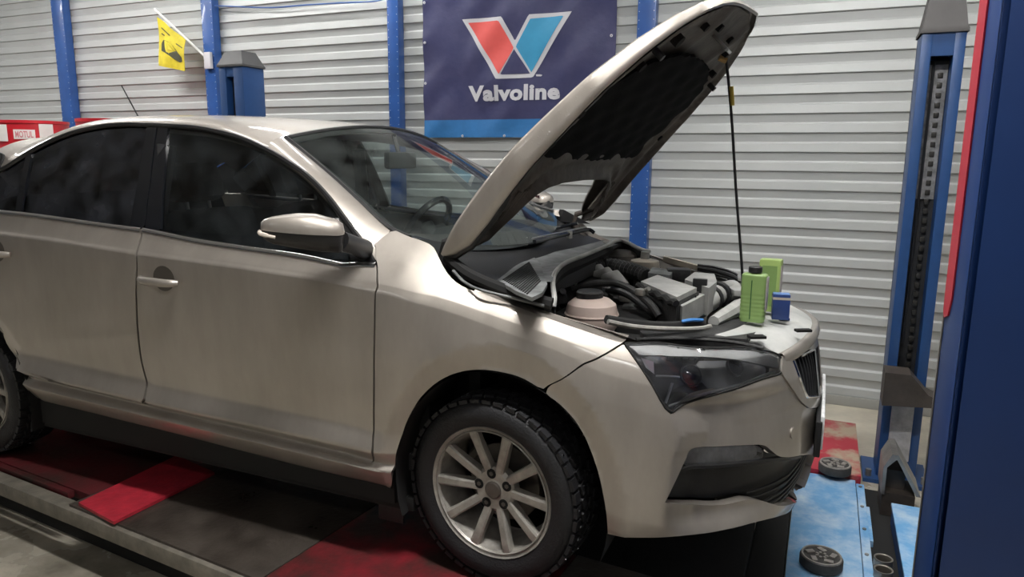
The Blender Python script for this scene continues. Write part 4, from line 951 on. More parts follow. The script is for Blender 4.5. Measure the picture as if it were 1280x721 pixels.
# ================================================================== wheels
M_STUD = mat('tyre_stud', (.55, .56, .6), .25, 1)
M_HOLE = mat('deep_shadow_black', (.004, .004, .004), .9)
TR, RR_ = .307, .2145
def wheel(loc, steer, s, detail, name='wheel'):
    o = empty(name, loc); o.parent = car; o.rotation_euler.z = steer
    mt = Matrix(((1, 0, 0), (0, 0, s), (0, 1, 0)))        # lathe z -> outward (-y for s=-1)
    W_ = .098
    prof = [(RR_-.012, -W_+.012), (RR_+.002, -W_+.008), (.235, -W_-.004), (.262, -W_-.006), (.282, -W_+.002), (.294, -W_+.016), (.299, -W_+.03), (.299, W_-.03), (.294, W_-.016), (.282, W_-.002), (.262, W_+.006), (.235, W_+.004), (RR_+.002, W_-.008), (RR_-.012, W_-.012)]
    ty = MB().lathe(prof, n=72, mtx=mt, close=True).build('tyre', RUBBER, o, ang=.7)
    if detail:
        tb = MB(); sd = MB(); n = 44
        for i in range(n):
            a = 2*PI*i/n
            for j, (h, wd, ofs) in enumerate(((-.080, .030, 0), (-.040, .034, .5), (0, .030, .15), (.040, .034, .65), (.080, .030, .25))):
                aa = a+ofs*2*PI/n; rr = TR-.005 if abs(h) < .07 else TR-.010
                R_ = Matrix.Rotation(aa, 3, 'Z'); c_ = mt @ (R_ @ Vector((rr, 0, h)))
                ang_ = .5 if abs(h) < .07 else 0
                loc3 = mt @ R_ @ Matrix.Rotation(ang_*(1 if h > 0 else -1)*.6, 3, 'X')
                if mt.determinant() < 0: pass
                tb.box(tuple(c_), (.012, .033, wd), rot=loc3)
                if (i*5+j) % 4 == 0:
                    p0 = mt @ (R_ @ Vector((TR+(.001 if abs(h) < .07 else -.004), .004, h))); p1 = mt @ (R_ @ Vector((TR+(.0035 if abs(h) < .07 else -.0015), .004, h))); sd.cyl(p0, p1, .0035, 6)
        tag(tb.build('tread_blocks', RUBBER, ty, False), kind='stuff'); tag(sd.build('studs', M_STUD, ty), kind='stuff')
    face = W_-.010
    rim = MB().lathe([(RR_-.004, -W_+.01), (RR_-.012, -W_+.02), (.19, -W_+.03), (.178, -.03), (.182, .02), (.192, face-.022), (.196, face-.006), (RR_-.004, face+.002), (RR_, face+.006), (RR_+.003, face), (RR_-.004, face-.012), (RR_-.010, -W_+.03)], n=72, mtx=mt, close=True).build('rim', RIMM, o, ang=.6)
    MB().lathe([(.196, face-.004), (.2005, face+.0035), (.2035, face+.001), (.2, face-.008)], n=72, mtx=mt, close=True).build('rim_lip', RIMM, rim, ang=.6)
    # hub and spokes
    MB().lathe([(.0, face-.022), (.030, face-.022), (.034, face-.024), (.062, face-.022), (.074, face-.032), (.076, face-.06), (0, face-.06)], n=48, mtx=mt).build('hub', RIMM, rim, ang=.5)
    MB().lathe([(0, face-.014), (.024, face-.015), (.029, face-.019), (.029, face-.024)], n=32, mtx=mt).build('centre_cap', mat('cap_grey', (.10, .085, .075), .4, .5) if 'cap_grey' not in bpy.data.materials else bpy.data.materials['cap_grey'], rim)
    for k in range(10):
        a = 2*PI*(k+.02)/10; R_ = Matrix.Rotation(a, 3, 'Z'); g = []
        for r_, hw, zf, dp in ((.045, .014, -.026, .03), (.075, .0145, -.020, .03), (.12, .0148, -.011, .028), (.165, .0155, -.004, .024), (.196, .0175, .0, .02), (.2, .018, -.001, .018)):
            zf = face+zf; sec = [(-hw*1.05, zf-dp), (-hw, zf-.004), (-hw*.62, zf), (hw*.62, zf), (hw, zf-.004), (hw*1.05, zf-dp)]
            g.append([mt @ (R_ @ Vector((r_, x_, h_))) for x_, h_ in sec])
        MB().grid(g).build('spoke', RIMM, rim, ang=.5)
    for k in range(5):
        a = 2*PI*(k+.36)/5; c_ = (.054*math.cos(a), .054*math.sin(a))
        pp = [mt @ Vector((c_[0], c_[1], h_)) for h_ in (face-.0225, face-.0215)]
        MB().cyl(pp[0], pp[1], .0165, 20).build('bolt_hole', M_HOLE, rim)
        MB().cyl(mt @ Vector((c_[0], c_[1], face-.022)), mt @ Vector((c_[0], c_[1], face-.0195)), .0075, 6).build('wheel_bolt', STEELB, rim)
    MB().lathe([(.07, -.005), (.128, -.005), (.130, -.012), (.128, -.02), (.07, -.02)], n=48, mtx=mt).build('brake_disc', STEELB, o, ang=.4)
    cq = [mt @ (Matrix.Rotation(2.6+t_, 3, 'Z') @ Vector((.125, 0, -.01))) for t_ in np.linspace(-.35, .35, 7)]
    MB().tube(cq, .028, 8).build('brake_caliper', STEELB, o)
    return o
wheel((0, -.69, TR+.003), math.radians(-6), -1, True); wheel((0, 0.69, TR+.003), math.radians(-6), 1, False)
wheel((-2.53, -.72, TR+.003), 0, -1, True); wheel((-2.53, .72, TR+.003), 0, 1, False)

# arch liners, underbody
def liner(xc, R_, yo, yi, zc=.31):
    for s in (-1, 1):
        g = []
        for a in np.linspace(-.35, PI+.35, 26):
            x, z = xc+R_*math.cos(a)*.97, zc+(R_+.03)*math.sin(a); g.append([(x, s*yo, z), (x, s*(yo-.05), z), (x, s*yi, z)])
        MB().grid(g).build('arch_liner', BLACKM, car); 
        MB().bx(xc-R_, xc+R_, s*yi-.005, s*yi+.005, .2, .72).build('arch_liner', BLACKM, car)
liner(.02, .372, .80, .50); liner(-2.53, .39, .82, .52)
MB().bx(-2.2, -.30, -.76, .76, .17, .22, .01).build('underbody', BLACKM, car)
MB().bx(-.30, .62, -.48, .48, .17, .20, .01).build('engine_tray', BLACKM, car)
MB().bx(-3.3, -2.2, -.5, .5, .25, .3, .01).build('underbody', BLACKM, car)
for s in (-1, 1): MB().bx(-2.15, -.36, s*.76-.02, s*.76+.02, .2, .44).build('inner_sill', BLACKM, car)
MB().box((-.40, -.74, .19), (.10, .012, .16), bev=.004).build('mud_flap', BLACK, car); MB().box((-.40, .74, .19), (.10, .012, .16), bev=.004).build('mud_flap', BLACK, car)

# ================================================================== interior
MB().bx(-2.4, -.3, -.72, .72, .30, .36).build('cabin_floor', INTER, car)
dg = []
for y_ in np.linspace(-.66, .66, 21):
    h = .05 if .16 < y_ < .56 else 0
    dg.append([(-.22, y_, .96), (-.45, y_, 1.0), (-.62, y_, 1.0+h), (-.74, y_, .975+h), (-.80, y_, .90), (-.78, y_, .72), (-.70, y_, .5)])
MB().grid(dg).build('dashboard', INTER, car, ang=.8)
MB().bx(-.32, -.28, -.68, .68, .35, .97).build('bulkhead', BLACKM, car)
sw_c = Vector((-.90, .36, .985)); sax = Vector((-.85, 0, .5)).normalized(); qm = sax.to_track_quat('Z', 'Y').to_matrix()
ring = [sw_c+qm @ Vector((.185*math.cos(a), .185*math.sin(a), 0)) for a in np.linspace(0, 2*PI, 41)]
swh = MB().tube(ring, .016, 10, cap=False).build('steering_wheel', BLACKG, car)
MB().lathe([(0, .02), (.05, .015), (.065, 0), (.05, -.03), (.03, -.12)], sw_c, n=24, mtx=qm).build('horn_pad', INTER, swh)
for a in (0.1, PI-.1, 1.5*PI): MB().tube([sw_c, sw_c+qm @ Vector((.18*math.cos(a), .18*math.sin(a), 0))], .016, 8).build('wheel_spoke', INTER, swh)
def seat(x, y):
    o = empty('seat', (x, y, .36)); o.parent = car
    MB().box((.12, 0, .14), (.52, .50, .16), bev=.05).build('cushion', SEATM, o)
    R_ = Matrix.Rotation(-.32, 3, 'Y'); MB().box((-.24, 0, .46), (.15, .50, .62), bev=.06, rot=R_).build('backrest', SEATM, o)
    MB().box((-.37, 0, .87), (.10, .26, .17), bev=.045, rot=R_).build('headrest', SEATM, o)
    for s in (-1, 1): MB().cyl((-.345, s*.06, .74), (-.36, s*.06, .84), .007, 8).build('headrest_post', CHROMED, o)
seat(-1.25, -.36); seat(-1.25, .36)
MB().box((-2.12, 0, .56), (.5, 1.24, .2), bev=.06).build('rear_bench', SEATM, car); MB().box((-2.42, 0, .86), (.16, 1.24, .62), bev=.06, rot=Matrix.Rotation(-.4, 3, 'Y')).build('rear_backrest', SEATM, car)
MB().box((-2.75, 0, .98), (.6, 1.2, .03), bev=.01).build('parcel_shelf', INTER, car)
for s in (-1, 1):
    for x0_, x1_, pp in ((-1.42, -.42, (fd, fd_far)), (-2.36, -1.46, (rd, rd_far))):
        MB().bx(x0_, x1_, s*.735-.012, s*.735+.012, .42, 1.03, .008).build('door_card', INTER, pp[0] if s < 0 else pp[1])
    MB().tube([(-1.49, s*.70, 1.0), (-1.46, s*.625, 1.38)], .035, 8).build('centre_pillar', INTER, car)
    MB().tube([(-1.5, s*.655, 1.30), (-1.45, s*.70, .95), (-1.4, s*.70, .6)], .012, 6).build('seat_belt', mat('belt_web', (.10, .12, .11), .8) if 'belt_web' not in bpy.data.materials else bpy.data.materials['belt_web'], car)

# ================================================================== hood
HX, HZ, HT = -.225, 1.06, math.radians(45.1)
HL = 1.138
def hw(a): return np.interp(a, [0, .1, .4, .7, .85, .95, 1.03, 1.08, 1.11, HL], [.705, .722, .728, .68, .61, .535, .43, .33, .23, .06])
def fl_d(a): return np.interp(a, [0, .03, .1, .2, .5, .8, 1.0, HL], [.012, .045, .078, .085, .072, .05, .035, .03])
def hood_h(a, y):
    w = hw(np.clip(a, 0, HL)); bow = .054*np.sin(PI*(np.clip(a, 0, HL)/HL)**.75); q = 0
    ft = np.clip((a-(HL-.07))/.07, 0, 1)
    return bow-.018*(np.clip(abs(y)/.7, 0, 1))**2-fl_d(a)*q**1.5-.028*ft**2
def hood_pt(a, y, h):
    return np.stack([HX+a*math.cos(HT)-h*math.sin(HT), y, HZ+a*math.sin(HT)+h*math.cos(HT)], -1)
def fH(a, y): a = np.asarray(a, float); y = np.asarray(y, float); return hood_pt(a, y, hood_h(a, y))
def rear_a(y): return float(np.interp(abs(y), [0, .25, .38, .46, .52, .56, .60, .65, .70], [.315, .312, .298, .265, .20, .13, .075, .04, .02]))
HS = Surf(fH, (-.02, HL+.01), (-.74, .74), 60, 60)
side_r = [(a, hw(a)) for a in np.linspace(.0, 1.07, 30)]
nose = [(1.10, .27), (1.115, .20), (1.128, .10), (HL, .0), (1.128, -.10), (1.115, -.20), (1.10, -.27)]
outline = side_r+nose+[(a, -y) for a, y in side_r[::-1]]+[(rear_a(y), y) for y in np.linspace(-.69, .69, 41)]
ph = HS.panel(outline, step=.02, thick=.006)
if ph[2][:, 0].mean() > 0: ph = HS.panel(outline, step=.02, thick=.006, flip=-1)
hood = pfn_obj('hood', ph, PAINT_WET, car)
fo = resample(np.array(side_r+nose+[(a, -y) for a, y in side_r[::-1]]), .02); fa, fy_ = fo[:, 0], fo[:, 1]; fh = hood_h(fa, fy_); ctr = np.stack([fa-.35, fy_], 1); ctr /= np.linalg.norm(ctr, axis=1, keepdims=True)
ctr = np.stack([np.where(fa > 1.02, ctr[:, 0], 0), np.sign(fy_+1e-9)*np.where(fa > 1.02, abs(ctr[:, 1]), 1)], 1)
fl_rows = [hood_pt(fa+ctr[:, 0]*o_, fy_+ctr[:, 1]*o_, fh-fl_d(fa)*k_) for o_, k_ in ((-.004, -.01), (.004, .04), (.008, .14), (.010, .35), (.010, .7), (.009, 1.0), (.0, 1.06))]
MB().grid(fl_rows).build('hood_edge', PAINT_WET, hood, ang=1.2)
# inner frame of the hood: folded rim, ribs and recess
def fI(a, y):
    a = np.asarray(a, float); y = np.asarray(y, float); w = hw(np.clip(a, 0, HL)); d = np.minimum(w-abs(y), HL-a)
    ra = np.interp(abs(y), [0, .25, .38, .46, .52, .56, .60, .65, .70], [.315, .312, .298, .265, .20, .13, .075, .04, .02]); d = np.minimum(d, (a-ra)*.9)
    bow = .054*np.sin(PI*(np.clip(a, 0, HL)/HL)**.75)
    rim = fl_d(a)+.002
    dep = np.interp(d, [0, .012, .03, .05, .08, .10, .14, .3], [1, 1.0, .66, .60, .74, .74, .56, .52])
    dep = rim*dep+.004*np.sin(a*26)*np.clip((d-.1)/.05, 0, 1)+.012*np.exp(-((abs(y)-.2)/.05)**2)*(np.clip((a-.86)/.05, 0, 1))
    return hood_pt(a, y, bow-.018*(np.clip(abs(y)/.7, 0, 1))**2-dep-.004)
HI = Surf(fI, (-.02, HL+.01), (-.74, .74), 60, 60)
inset = [(a, hw(a)-.006) for a in np.linspace(.0, 1.06, 30)]+[(1.095, .26), (1.11, .18), (1.126, .0), (1.11, -.18), (1.095, -.26)]+[(a, -(hw(a)-.006)) for a in np.linspace(1.06, 0, 30)]+[(rear_a(y)+.004, y) for y in np.linspace(-.684, .684, 41)]
pi_ = HI.panel(inset, step=.018, thick=0)
if pi_[2][:, 0].mean() < 0: pi_ = HI.panel(inset, step=.018, thick=0, flip=-1)
inn_o = pfn_obj('inner_frame', pi_, HOODIN, hood)
# felt liner with a wavy edge
def fL(a, y): P = fI(a, y); a = np.asarray(a, float); bow = .054*np.sin(PI*(np.clip(a, 0, HL)/HL)**.75); return hood_pt(a, np.asarray(y, float), bow-.064+.006*(np.asarray(y)/.6)**2-.004*np.sin(a*40)*np.sin(np.asarray(y)*30))
HLs = Surf(fL, (.3, 1.0), (-.7, .7), 60, 60)
lo_ = [(.405, -.30), (.41, -.50), (.43, -.60), (.50, -.635), (.60, -.62), (.72, -.565), (.81, -.475), (.87, -.36), (.905, -.22), (.915, 0)]
lfull = lo_+[(a, -y) for a, y in lo_[::-1][1:]]+[(.405, .15), (.40, 0), (.405, -.15)]
lw = resample(np.array(spline(lfull+[lfull[0]], 6)), .012)[:-1]; ph_ = np.arange(len(lw)); lw = lw+np.stack([np.sin(ph_*.9)*.004, np.cos(ph_*.7)*.005], 1)
pl_ = HLs.panel([tuple(p) for p in lw], step=.02, thick=.012)
if pl_[2][:, 0].mean() < 0: pl_ = HLs.panel([tuple(p) for p in lw], step=.02, thick=.012, flip=-1)
pfn_obj('hood_liner', pl_, LINER, hood)
# stampings, holes, latch and bump stops of the hood
def hin(a, y, up=.0): return hood_pt(np.array(a), np.array(y), .054*math.sin(PI*(a/HL)**.75)-.018*(abs(y)/.7)**2-fl_d(a)*.55-.004-up)
ndir = np.array([math.sin(HT), 0, -math.cos(HT)])
for a_, y_, r_ in ((.80, -.50, .016), (.92, -.40, .02), (1.0, -.28, .013), (1.03, -.13, .014), (1.03, .14, .014), (.98, .30, .014), (.90, .42, .014), (.60, -.63, .014), (.55, .62, .014), (.48, -.645, .012)):
    p = hin(a_, y_, .022); MB().cyl(p-ndir*.03, p, r_, 14).build('stamped_hole', M_HOLE, inn_o)
p = hin(1.0, 0, .02)
MB().box(tuple(p), (.012, .13, .10), bev=.003, rot=Matrix.Rotation(-HT+PI/2*0, 3, 'Y')).build('latch_plate', mat('latch_zinc', (.20, .20, .19), .4, .6), inn_o)
MB().tube([p+ndir*.005+np.array([0, -.03, 0]), p+ndir*.05+np.array([0, -.03, 0]), p+ndir*.05+np.array([0, .03, 0]), p+ndir*.005+np.array([0, .03, 0])], .005, 8).build('latch_striker', CHROMED, inn_o)
for y_ in (-.52, .52): 
    p = hin(.86, y_, .01); MB().cyl(p, p+ndir*.035, .011, 12).build('bump_stop', BLACK, inn_o)
for y_ in (-.60, .60):      # ribbed hinge plates
    for k in range(3):
        q = [hin(.12+.10*t, y_*(.93-.05*k)+.0*t, .015) for t in np.linspace(0, 1.6, 6)]; MB().tube(q, .007, 6).build('stamped_rib', HOODIN, inn_o)
# hinges
for s in (-1, 1):
    MB().tube([(HX+.05, s*.66, HZ-.10), (HX-.01, s*.665, HZ-.03), (HX+.0, s*.665, HZ+.015), hin(.12, s*.655, .01)], [.014, .016, .014, .012], 8).build('hood_hinge', BLACKM if s < 0 else M_BRN, car)
# dark weather lip along the rear edge near the hinge
q = [hood_pt(np.array(a), np.array(-hw(a)+.012), .054*math.sin(PI*(a/HL)**.75)-fl_d(a)-.02) for a in np.linspace(.0, .30, 10)]
MB().tube(q, [.008]+[.014]*8+[.008], 8).build('hood_seal', BLACKD, hood)
# prop rod
top = PY((908, 78), .30); bot = PY((928, 345), .36)
pr = MB().tube(spline([top+np.array([-.012, -.01, .03]), top, top*.75+bot*.25+np.array([.004, 0, 0]), top*.4+bot*.6, bot, bot-np.array([0, 0, .10])], 6), .0055, 8).build('prop_rod', BLACK, car)
pa_, pb_r = PY((914, 108), .305), PY((915.5, 132), .31)
MB().tube([pa_, pb_r], .0085, 8).build('rod_grip', mat('rod_yellow', (.50, .36, .06), .5), pr)
MB().tube([PY((899, 72), .29), PY((908, 76), .30)], .012, 8).build('rod_clip', mat('rod_clip_ochre', (.42, .25, .08), .5), pr)

# ================================================================== engine bay
def Pz(px, z): return PZ(px, z)
bay = empty('engine_bay', (0, 0, 0)); bay.parent = car
def bp_(name, mb, m_, ang=.6): return mb.build(name, m_, bay, ang=ang)
# tub
M_BAY = mat('bay_paint', (.10, .085, .070), .55, col2=(.03, .027, .024), vscale=6, thresh=(.4, .6))
bp_('firewall', MB().bx(-.14, -.10, -.66, .66, .35, .90), BLACKM)
for s in (-1, 1):
    g = [[(x, s*(.70-.02*(x > .3)), z1), (x, s*.60, z1-.09), (x, s*.52, .62), (x, s*.50, .30)] for x, z1 in ((-.12, .93), (.05, .905), (.2, .875), (.34, .845), (.44, .82))]
    MB().grid(g).build('inner_fender', M_BAY, bay, ang=1)
bp_('bay_floor', MB().bx(-.12, .75, -.5, .5, .30, .32), BLACKM)
# cowl: plastic scuttle panel between windshield and bay
def cowl_x(y): return -.165-.15*(y/.66)**2
g = []
for y_ in np.linspace(-.68, .68, 35):
    xb = cowl_x(y_); e = abs(y_)/.68; xf = -.03+.06*(1-e**2)
    g.append([(xb-.03, y_, 1.0+.055*e**2), (xb+.03, y_, .975+.055*e**2), ((xb+xf)/2-.03, y_, .925+.06*e**2), (xf-.05, y_, .915+.03*e**2), (xf-.01, y_, .93+.01*e), (xf, y_, .87)])
MB().grid(g).build('cowl_panel', BLACK, bay, ang=.9)
# grey upper ledge with the vent grille at the near corner
V_ = [Pz(p, .965) for p in ((622, 350), (645, 332), (668, 322), (676, 330), (679, 342), (684, 355), (678, 366), (665, 372), (645, 364))]
vent = MB().prism([(p[0], p[1]) for p in V_], .955, .966).build('vent_frame', GREYP, bay)
A_, B_, C_, D_ = Pz((628, 349), .967), Pz((661, 327), .967), Pz((676, 352), .967), Pz((660, 368), .967)
for k in range(14):
    t = (k+.5)/14; p0 = A_+(D_-A_)*t; p1 = B_+(C_-B_)*t
    e0, e1 = (.12+.3*abs(t-.5)), 1-.25*max(0, t-.6)
    MB().tube([p0, p1], .0028, 4).build('vent_slat', BLACKM, vent)
led = [Pz(p, .962) for p in ((625, 348), (648, 330), (680, 318), (720, 309), (755, 300))]; led2 = [Pz(p, .962) for p in ((690, 352), (697, 336), (715, 326), (745, 315), (772, 305))]
l1 = at_arc(np.array(spline(led, 6)), np.linspace(0, 1, 20)); l2 = at_arc(np.array(spline(led2, 6)), np.linspace(0, 1, 20))
MB().grid([l1-np.array([0, 0, .03]), l1, l1*.4+l2*.6+np.array([0, 0, -.006]), l2]).build('cowl_ledge', GREYP, bay, ang=.7)
# pale rubber seal curving round the rear of the bay
slp = [Pz((692, 383), .89), Pz((693, 372), .915), Pz((691, 355), .945), Pz((694, 341), .962), Pz((706, 329), .968), Pz((728, 320), .968), Pz((752, 310), .966), Pz((772, 300.5), .96), Pz((784, 303), .95), Pz((800, 311), .935), Pz((812, 314), .92)]
MB().tube(spline(slp, 6), .0085, 8).build('bay_seal', LGREYP, bay)
sl = np.array(spline(slp, 6)); MB().grid([sl+np.array([0, 0, -.006]), sl+np.array([.006, 0, -.03]), sl+np.array([-.03, 0, -.09]), sl+np.array([-.04, 0, -.25])]).build('bulkhead_lip', BLACKM, bay)
# wipers
for w_ in ([((610, 301), 1.0), ((640, 299.5), 1.0), ((656, 300), .99), ((675, 292), .995), ((700, 284), 1.0), ((722, 279), 1.02)],
           [((668, 302), .99), ((690, 297), .99), ((712, 292), .995), ((735, 287), 1.0), ((743, 291), .985)]):
    q = [Pz(p, z+.03) for p, z in w_]; wo = MB().tube(spline(q, 4), .0085, 8).build('wiper', BLACKG, car)
    MB().tube(spline([p+np.array([-.01, .0, .012]) for p in q[:4]], 4), .0035, 6).build('wiper_blade', CHROMED, wo)
    MB().cyl(q[2]-np.array([0, 0, .02]), q[2]+np.array([0, 0, .012]), .012, 14).build('wiper_pivot', ALU, wo)
# corner triangle at the far end of the windshield
c3 = [PY(p, .66) for p in ((705, 262), (738, 280), (700, 277))]; V_ = [tuple(p) for p in c3]+[tuple(p+np.array([-.03, .02, 0])) for p in c3]
mesh_obj('corner_trim', V_, [(0, 1, 2), (5, 4, 3), (0, 3, 4, 1), (1, 4, 5, 2), (2, 5, 3, 0)], BLACK, car, False)
# under-hood edge trim on the near side
q = [Pz(p, z) for p, z in (((566, 338), 1.0), ((580, 352), .97), ((600, 362), .955), ((640, 372), .935), ((680, 382), .92))]
MB().tube(spline(q, 5), .005, 6).build('bay_edge_trim', GREYP, bay)
q = [Pz(p, z) for p, z in (((560, 322), 1.03), ((585, 342), .99), ((620, 358), .955), ((660, 372), .93), ((690, 380), .915))]
MB().tube(spline(q, 5), .020, 8).build('bay_side_channel', BLACKM, bay)
# engine block mass
bp_('engine_block', MB().bx(-.02, .42, -.42, .22, .34, .76, .02).bx(.02, .36, -.34, .14, .74, .80, .015), BLACKM)
# intake manifold with three pale humps
ic = Pz((752, 345), .86)
im = bp_('intake_manifold', MB().box((ic[0]-.02, ic[1]-.02, .815), (.17, .34, .09), bev=.03), BLACKD)
for k, px in enumerate(((748, 339), (758, 343), (769, 347))):
    c_ = Pz(px, .875); MB().tube([c_+np.array([-.05, .02, -.01]), c_+np.array([0, 0, .006]), c_+np.array([.05, -.03, -.03])], [.020, .027, .022], 12).build('manifold_runner', LGREYP, im)
# corrugated intake hose
q = spline([Pz(p, z) for p, z in (((727, 345), .86), ((740, 335), .885), ((760, 332), .89), ((785, 337), .89), ((808, 345), .88))], 10)
rad = [.030+(.0045 if i % 2 else -.0025) for i in range(len(q))]
bp_('intake_hose', MB().tube(q, rad, 14), BLACKD, .3)
# alloy pipe at the rear corner
bp_('coolant_elbow', MB().tube(spline([Pz(p, z) for p, z in (((697, 352), .84), ((707, 349), .865), ((716, 352), .86), ((717, 362), .82), ((712, 370), .78))], 6), .018, 12), ALU)
# upright silver bracket at the firewall
b0, b1 = Pz((757, 328), .84), PY((760, 315), .42); c_ = Pz((758, 324), .88)
bp_('strut_bracket', MB().box((c_[0], c_[1], .90), (.035, .05, .13), bev=.004, rz=.3), ALU)
# air filter box
c4_ = [Pz(p, .90) for p in ((800, 351), (824, 344), (872, 362), (846, 373))]
ab = bp_('air_filter_box', MB().prism([(p[0], p[1]) for p in [Pz(p, .90) for p in ((801, 352), (822, 344), (871, 360), (846, 372))]], .885, .902), LGREYP)
cl = [Pz(p, .895) for p in ((798, 353), (822, 343), (874, 361), (846, 375))]
MB().prism([(p[0], p[1]) for p in cl], .70, .885).build('filter_base', BLACKD, ab)
# wavy dark skirt along the near edge
q = [cl[0]+(cl[3]-cl[0])*t+np.array([0, -.006, -.012+.004*math.sin(t*28)]) for t in np.linspace(0, 1, 28)]
MB().tube(q, .012, 8).build('filter_skirt', BLACKM, ab)
q0, q1 = Pz((848, 378), .87), Pz((880, 366), .87)
fr2 = MB().prism([(p[0], p[1]) for p in (Pz((846, 376), .875), Pz((873, 363), .875), Pz((881, 367), .875), Pz((853, 382), .875))], .80, .872).build('filter_front', LGREYP, ab)
for t in (.12, .55): 
    c_ = q0+(q1-q0)*t; MB().box((c_[0]+.008, c_[1]-.012, .855), (.012, .006, .05), bev=.002).build('clip', BLACK, fr2)
# air snorkel
q = spline([Pz(p, z) for p, z in (((862, 388), .80), ((872, 382), .815), ((886, 374), .83), ((902, 366), .835), ((915, 362), .83))], 5)
sn = bp_('air_snorkel', MB().tube(q, [.048]*6+[.046]*6+[.040]*(len(q)-12), 16), LGREYP)
for i in (10, 13): MB().tube([q[i], q[i+1]], .0505, 16).build('hose_clamp', BLACK, sn)
bp_('snorkel_boot', MB().tube([Pz((845, 384), .80), Pz((858, 388), .795)], [.05, .055], 16), BLACKD)
bp_('snorkel_tail', MB().box(tuple(Pz((918, 362), .85)), (.05, .16, .025), bev=.008, rz=.4), LGREYP)
# battery and fuse boxes at the far side
c_ = Pz((882, 347), .90)
bt_ = bp_('battery_cover', MB().prism([(p[0], p[1]) for p in (Pz((856, 349), .90), Pz((868, 340), .90), Pz((893, 342), .90), Pz((896, 352), .90), (Pz((886, 360), .90)))], .80, .90), LGREYP)
c_ = Pz((875, 356), .90); MB().box((c_[0], c_[1], .895), (.05, .02, .055), bev=.003).build('terminal_cover', BLACK, bt_)
bp_('fuse_box', MB().prism([(p[0], p[1]) for p in (Pz((810, 341), .90), Pz((815, 334), .90), Pz((842, 337), .90), Pz((838, 344), .90))], .84, .90), GREYP)
bp_('relay_box', MB().box(tuple(Pz((848, 343), .885)), (.09, .07, .05), bev=.006, rz=.3), BLACKD)
c_ = Pz((806, 329), .90); br = bp_('brake_reservoir', MB().lathe([(0, -.05), (.055, -.05), (.065, -.02), (.06, .012), (.03, .02), (0, .02)], tuple(c_), n=24), CREAMP)
MB().lathe([(0, .05), (.018, .05), (.020, .018), (0, .018)], tuple(c_+np.array([0, 0, .0])), n=20).build('reservoir_cap', ALU, br)
bp_('master_cylinder', MB().tube([Pz((795, 331), .85), Pz((782, 326), .86)], .03, 14), BLACKD)
# cream rail on the far inner fender
r0, r1 = PY((829, 323), .62), PY((874, 335), .62)
bp_('far_rail', MB().tube([r0, r1], .016, 4), CREAMP)
for k in range(4):
    q = [PY(p, .60) for p in ((872, 331+k*2), (895, 334+k*3), (915, 340+k*3), (922, 344+k*3))]; bp_('wiring_loom', MB().tube(spline(q, 5), .006, 6), [BLACK, GREYP, BLACK, BLACK][k])
# coolant expansion tank
tc_ = Pz((735, 386), .84)
tk = bp_('coolant_tank', MB().lathe([(0, -.09), (.068, -.088), (.088, -.06), (.091, -.015), (.082, .018), (.062, .034), (.035, .040), (0, .040)], (tc_[0]+.01, tc_[1]+.01, .84), n=32), TANKM)
MB().lathe([(.040, .030), (.046, .034), (.046, .056), (.040, .062), (0, .062)], (tc_[0]+.0, tc_[1]+.015, .84), n=24).build('tank_cap', BLACKD, tk)
MB().lathe([(.091, -.012), (.0935, -.017), (.091, -.022)], (tc_[0]+.01, tc_[1]+.01, .84), n=32).build('tank_seam', TANKM, tk)
# hoses between tank and filter box
for l, r_, m_ in (([((715, 362), .86), ((740, 355), .885), ((768, 354), .89), ((790, 362), .88), ((803, 372), .865), ((815, 382), .85), ((824, 395), .82)], .013, BLACKD),
                  ([((806, 366), .875), ((820, 376), .86), ((832, 387), .84), ((836, 397), .80), ((835, 408), .74)], .011, BLACKD),
                  ([((760, 362), .86), ((780, 366), .865), ((797, 376), .85), ((812, 388), .83), ((822, 397), .80)], .014, BLACK),
                  ([((700, 365), .85), ((706, 372), .84), ((703, 382), .80)], .012, BLACKM)):
    bp_('hose', MB().tube(spline([Pz(p, z) for p, z in l], 6), r_, 10), m_)
for px, z, sz, m_ in (((765, 365), .83, .05, GREYP), ((772, 378), .80, .06, BLACKD), ((790, 388), .79, .055, GREYP), ((757, 372), .82, .04, BLACKD), ((782, 372), .83, .035, ALU), ((776, 392), .76, .05, BLACK), ((802, 365), .885, .03, ALU), ((812, 394), .76, .05, BLACKD), ((696, 372), .85, .05, BLACKD)):
    c_ = Pz(px, z); bp_('engine_fitting', MB().box(tuple(c_), (sz*1.3, sz, sz*.8), bev=sz*.2, rz=random.uniform(-.6, .6)).cyl(tuple(c_+np.array([.01, 0, sz*.2])), tuple(c_+np.array([.03, -.02, sz*.6])), sz*.25, 10), m_)
# far wing edge and strut top
bp_('strut_top', MB().lathe([(0, .02), (.05, .02), (.085, 0), (.10, -.05)], tuple(PZ((775, 318), .90)), n=28), M_BAY)
# ---- front slam panel
SZ = .805
front_edge = [(.79, -.385), (.828, -.30), (.858, -.19), (.875, -.09), (.88, 0)]
fe = np.array(spline(front_edge, 6)); fe = np.vstack([fe, (fe*np.array([1, -1]))[::-1][1:]])
be_ = np.array(spline([(.60, -.415), (.625, -.37), (.66, -.28), (.685, -.15), (.69, 0)], 6)); be_ = np.vstack([be_, (be_*np.array([1, -1]))[::-1][1:]])
fe3 = np.array([[x, y, SZ-.025-.022*(abs(y)/.385)**2] for x, y in fe]); be3 = np.array([[x, y, SZ+.004-.004*(abs(y)/.385)**2] for x, y in be_])
M_SLAM = mat('dusty_pale_cover', (.34, .35, .345), .55, col2=(.52, .52, .50), vscale=6, thresh=(.3, .7), bump=.1, bscale=60)
slam_rows = [be3-np.array([0, 0, .05]), be3, be3*.7+fe3*.3+np.array([0, 0, .006]), be3*.3+fe3*.7+np.array([0, 0, .010]), fe3-np.array([.010, 0, -.002]), fe3-np.array([0, 0, .006])]
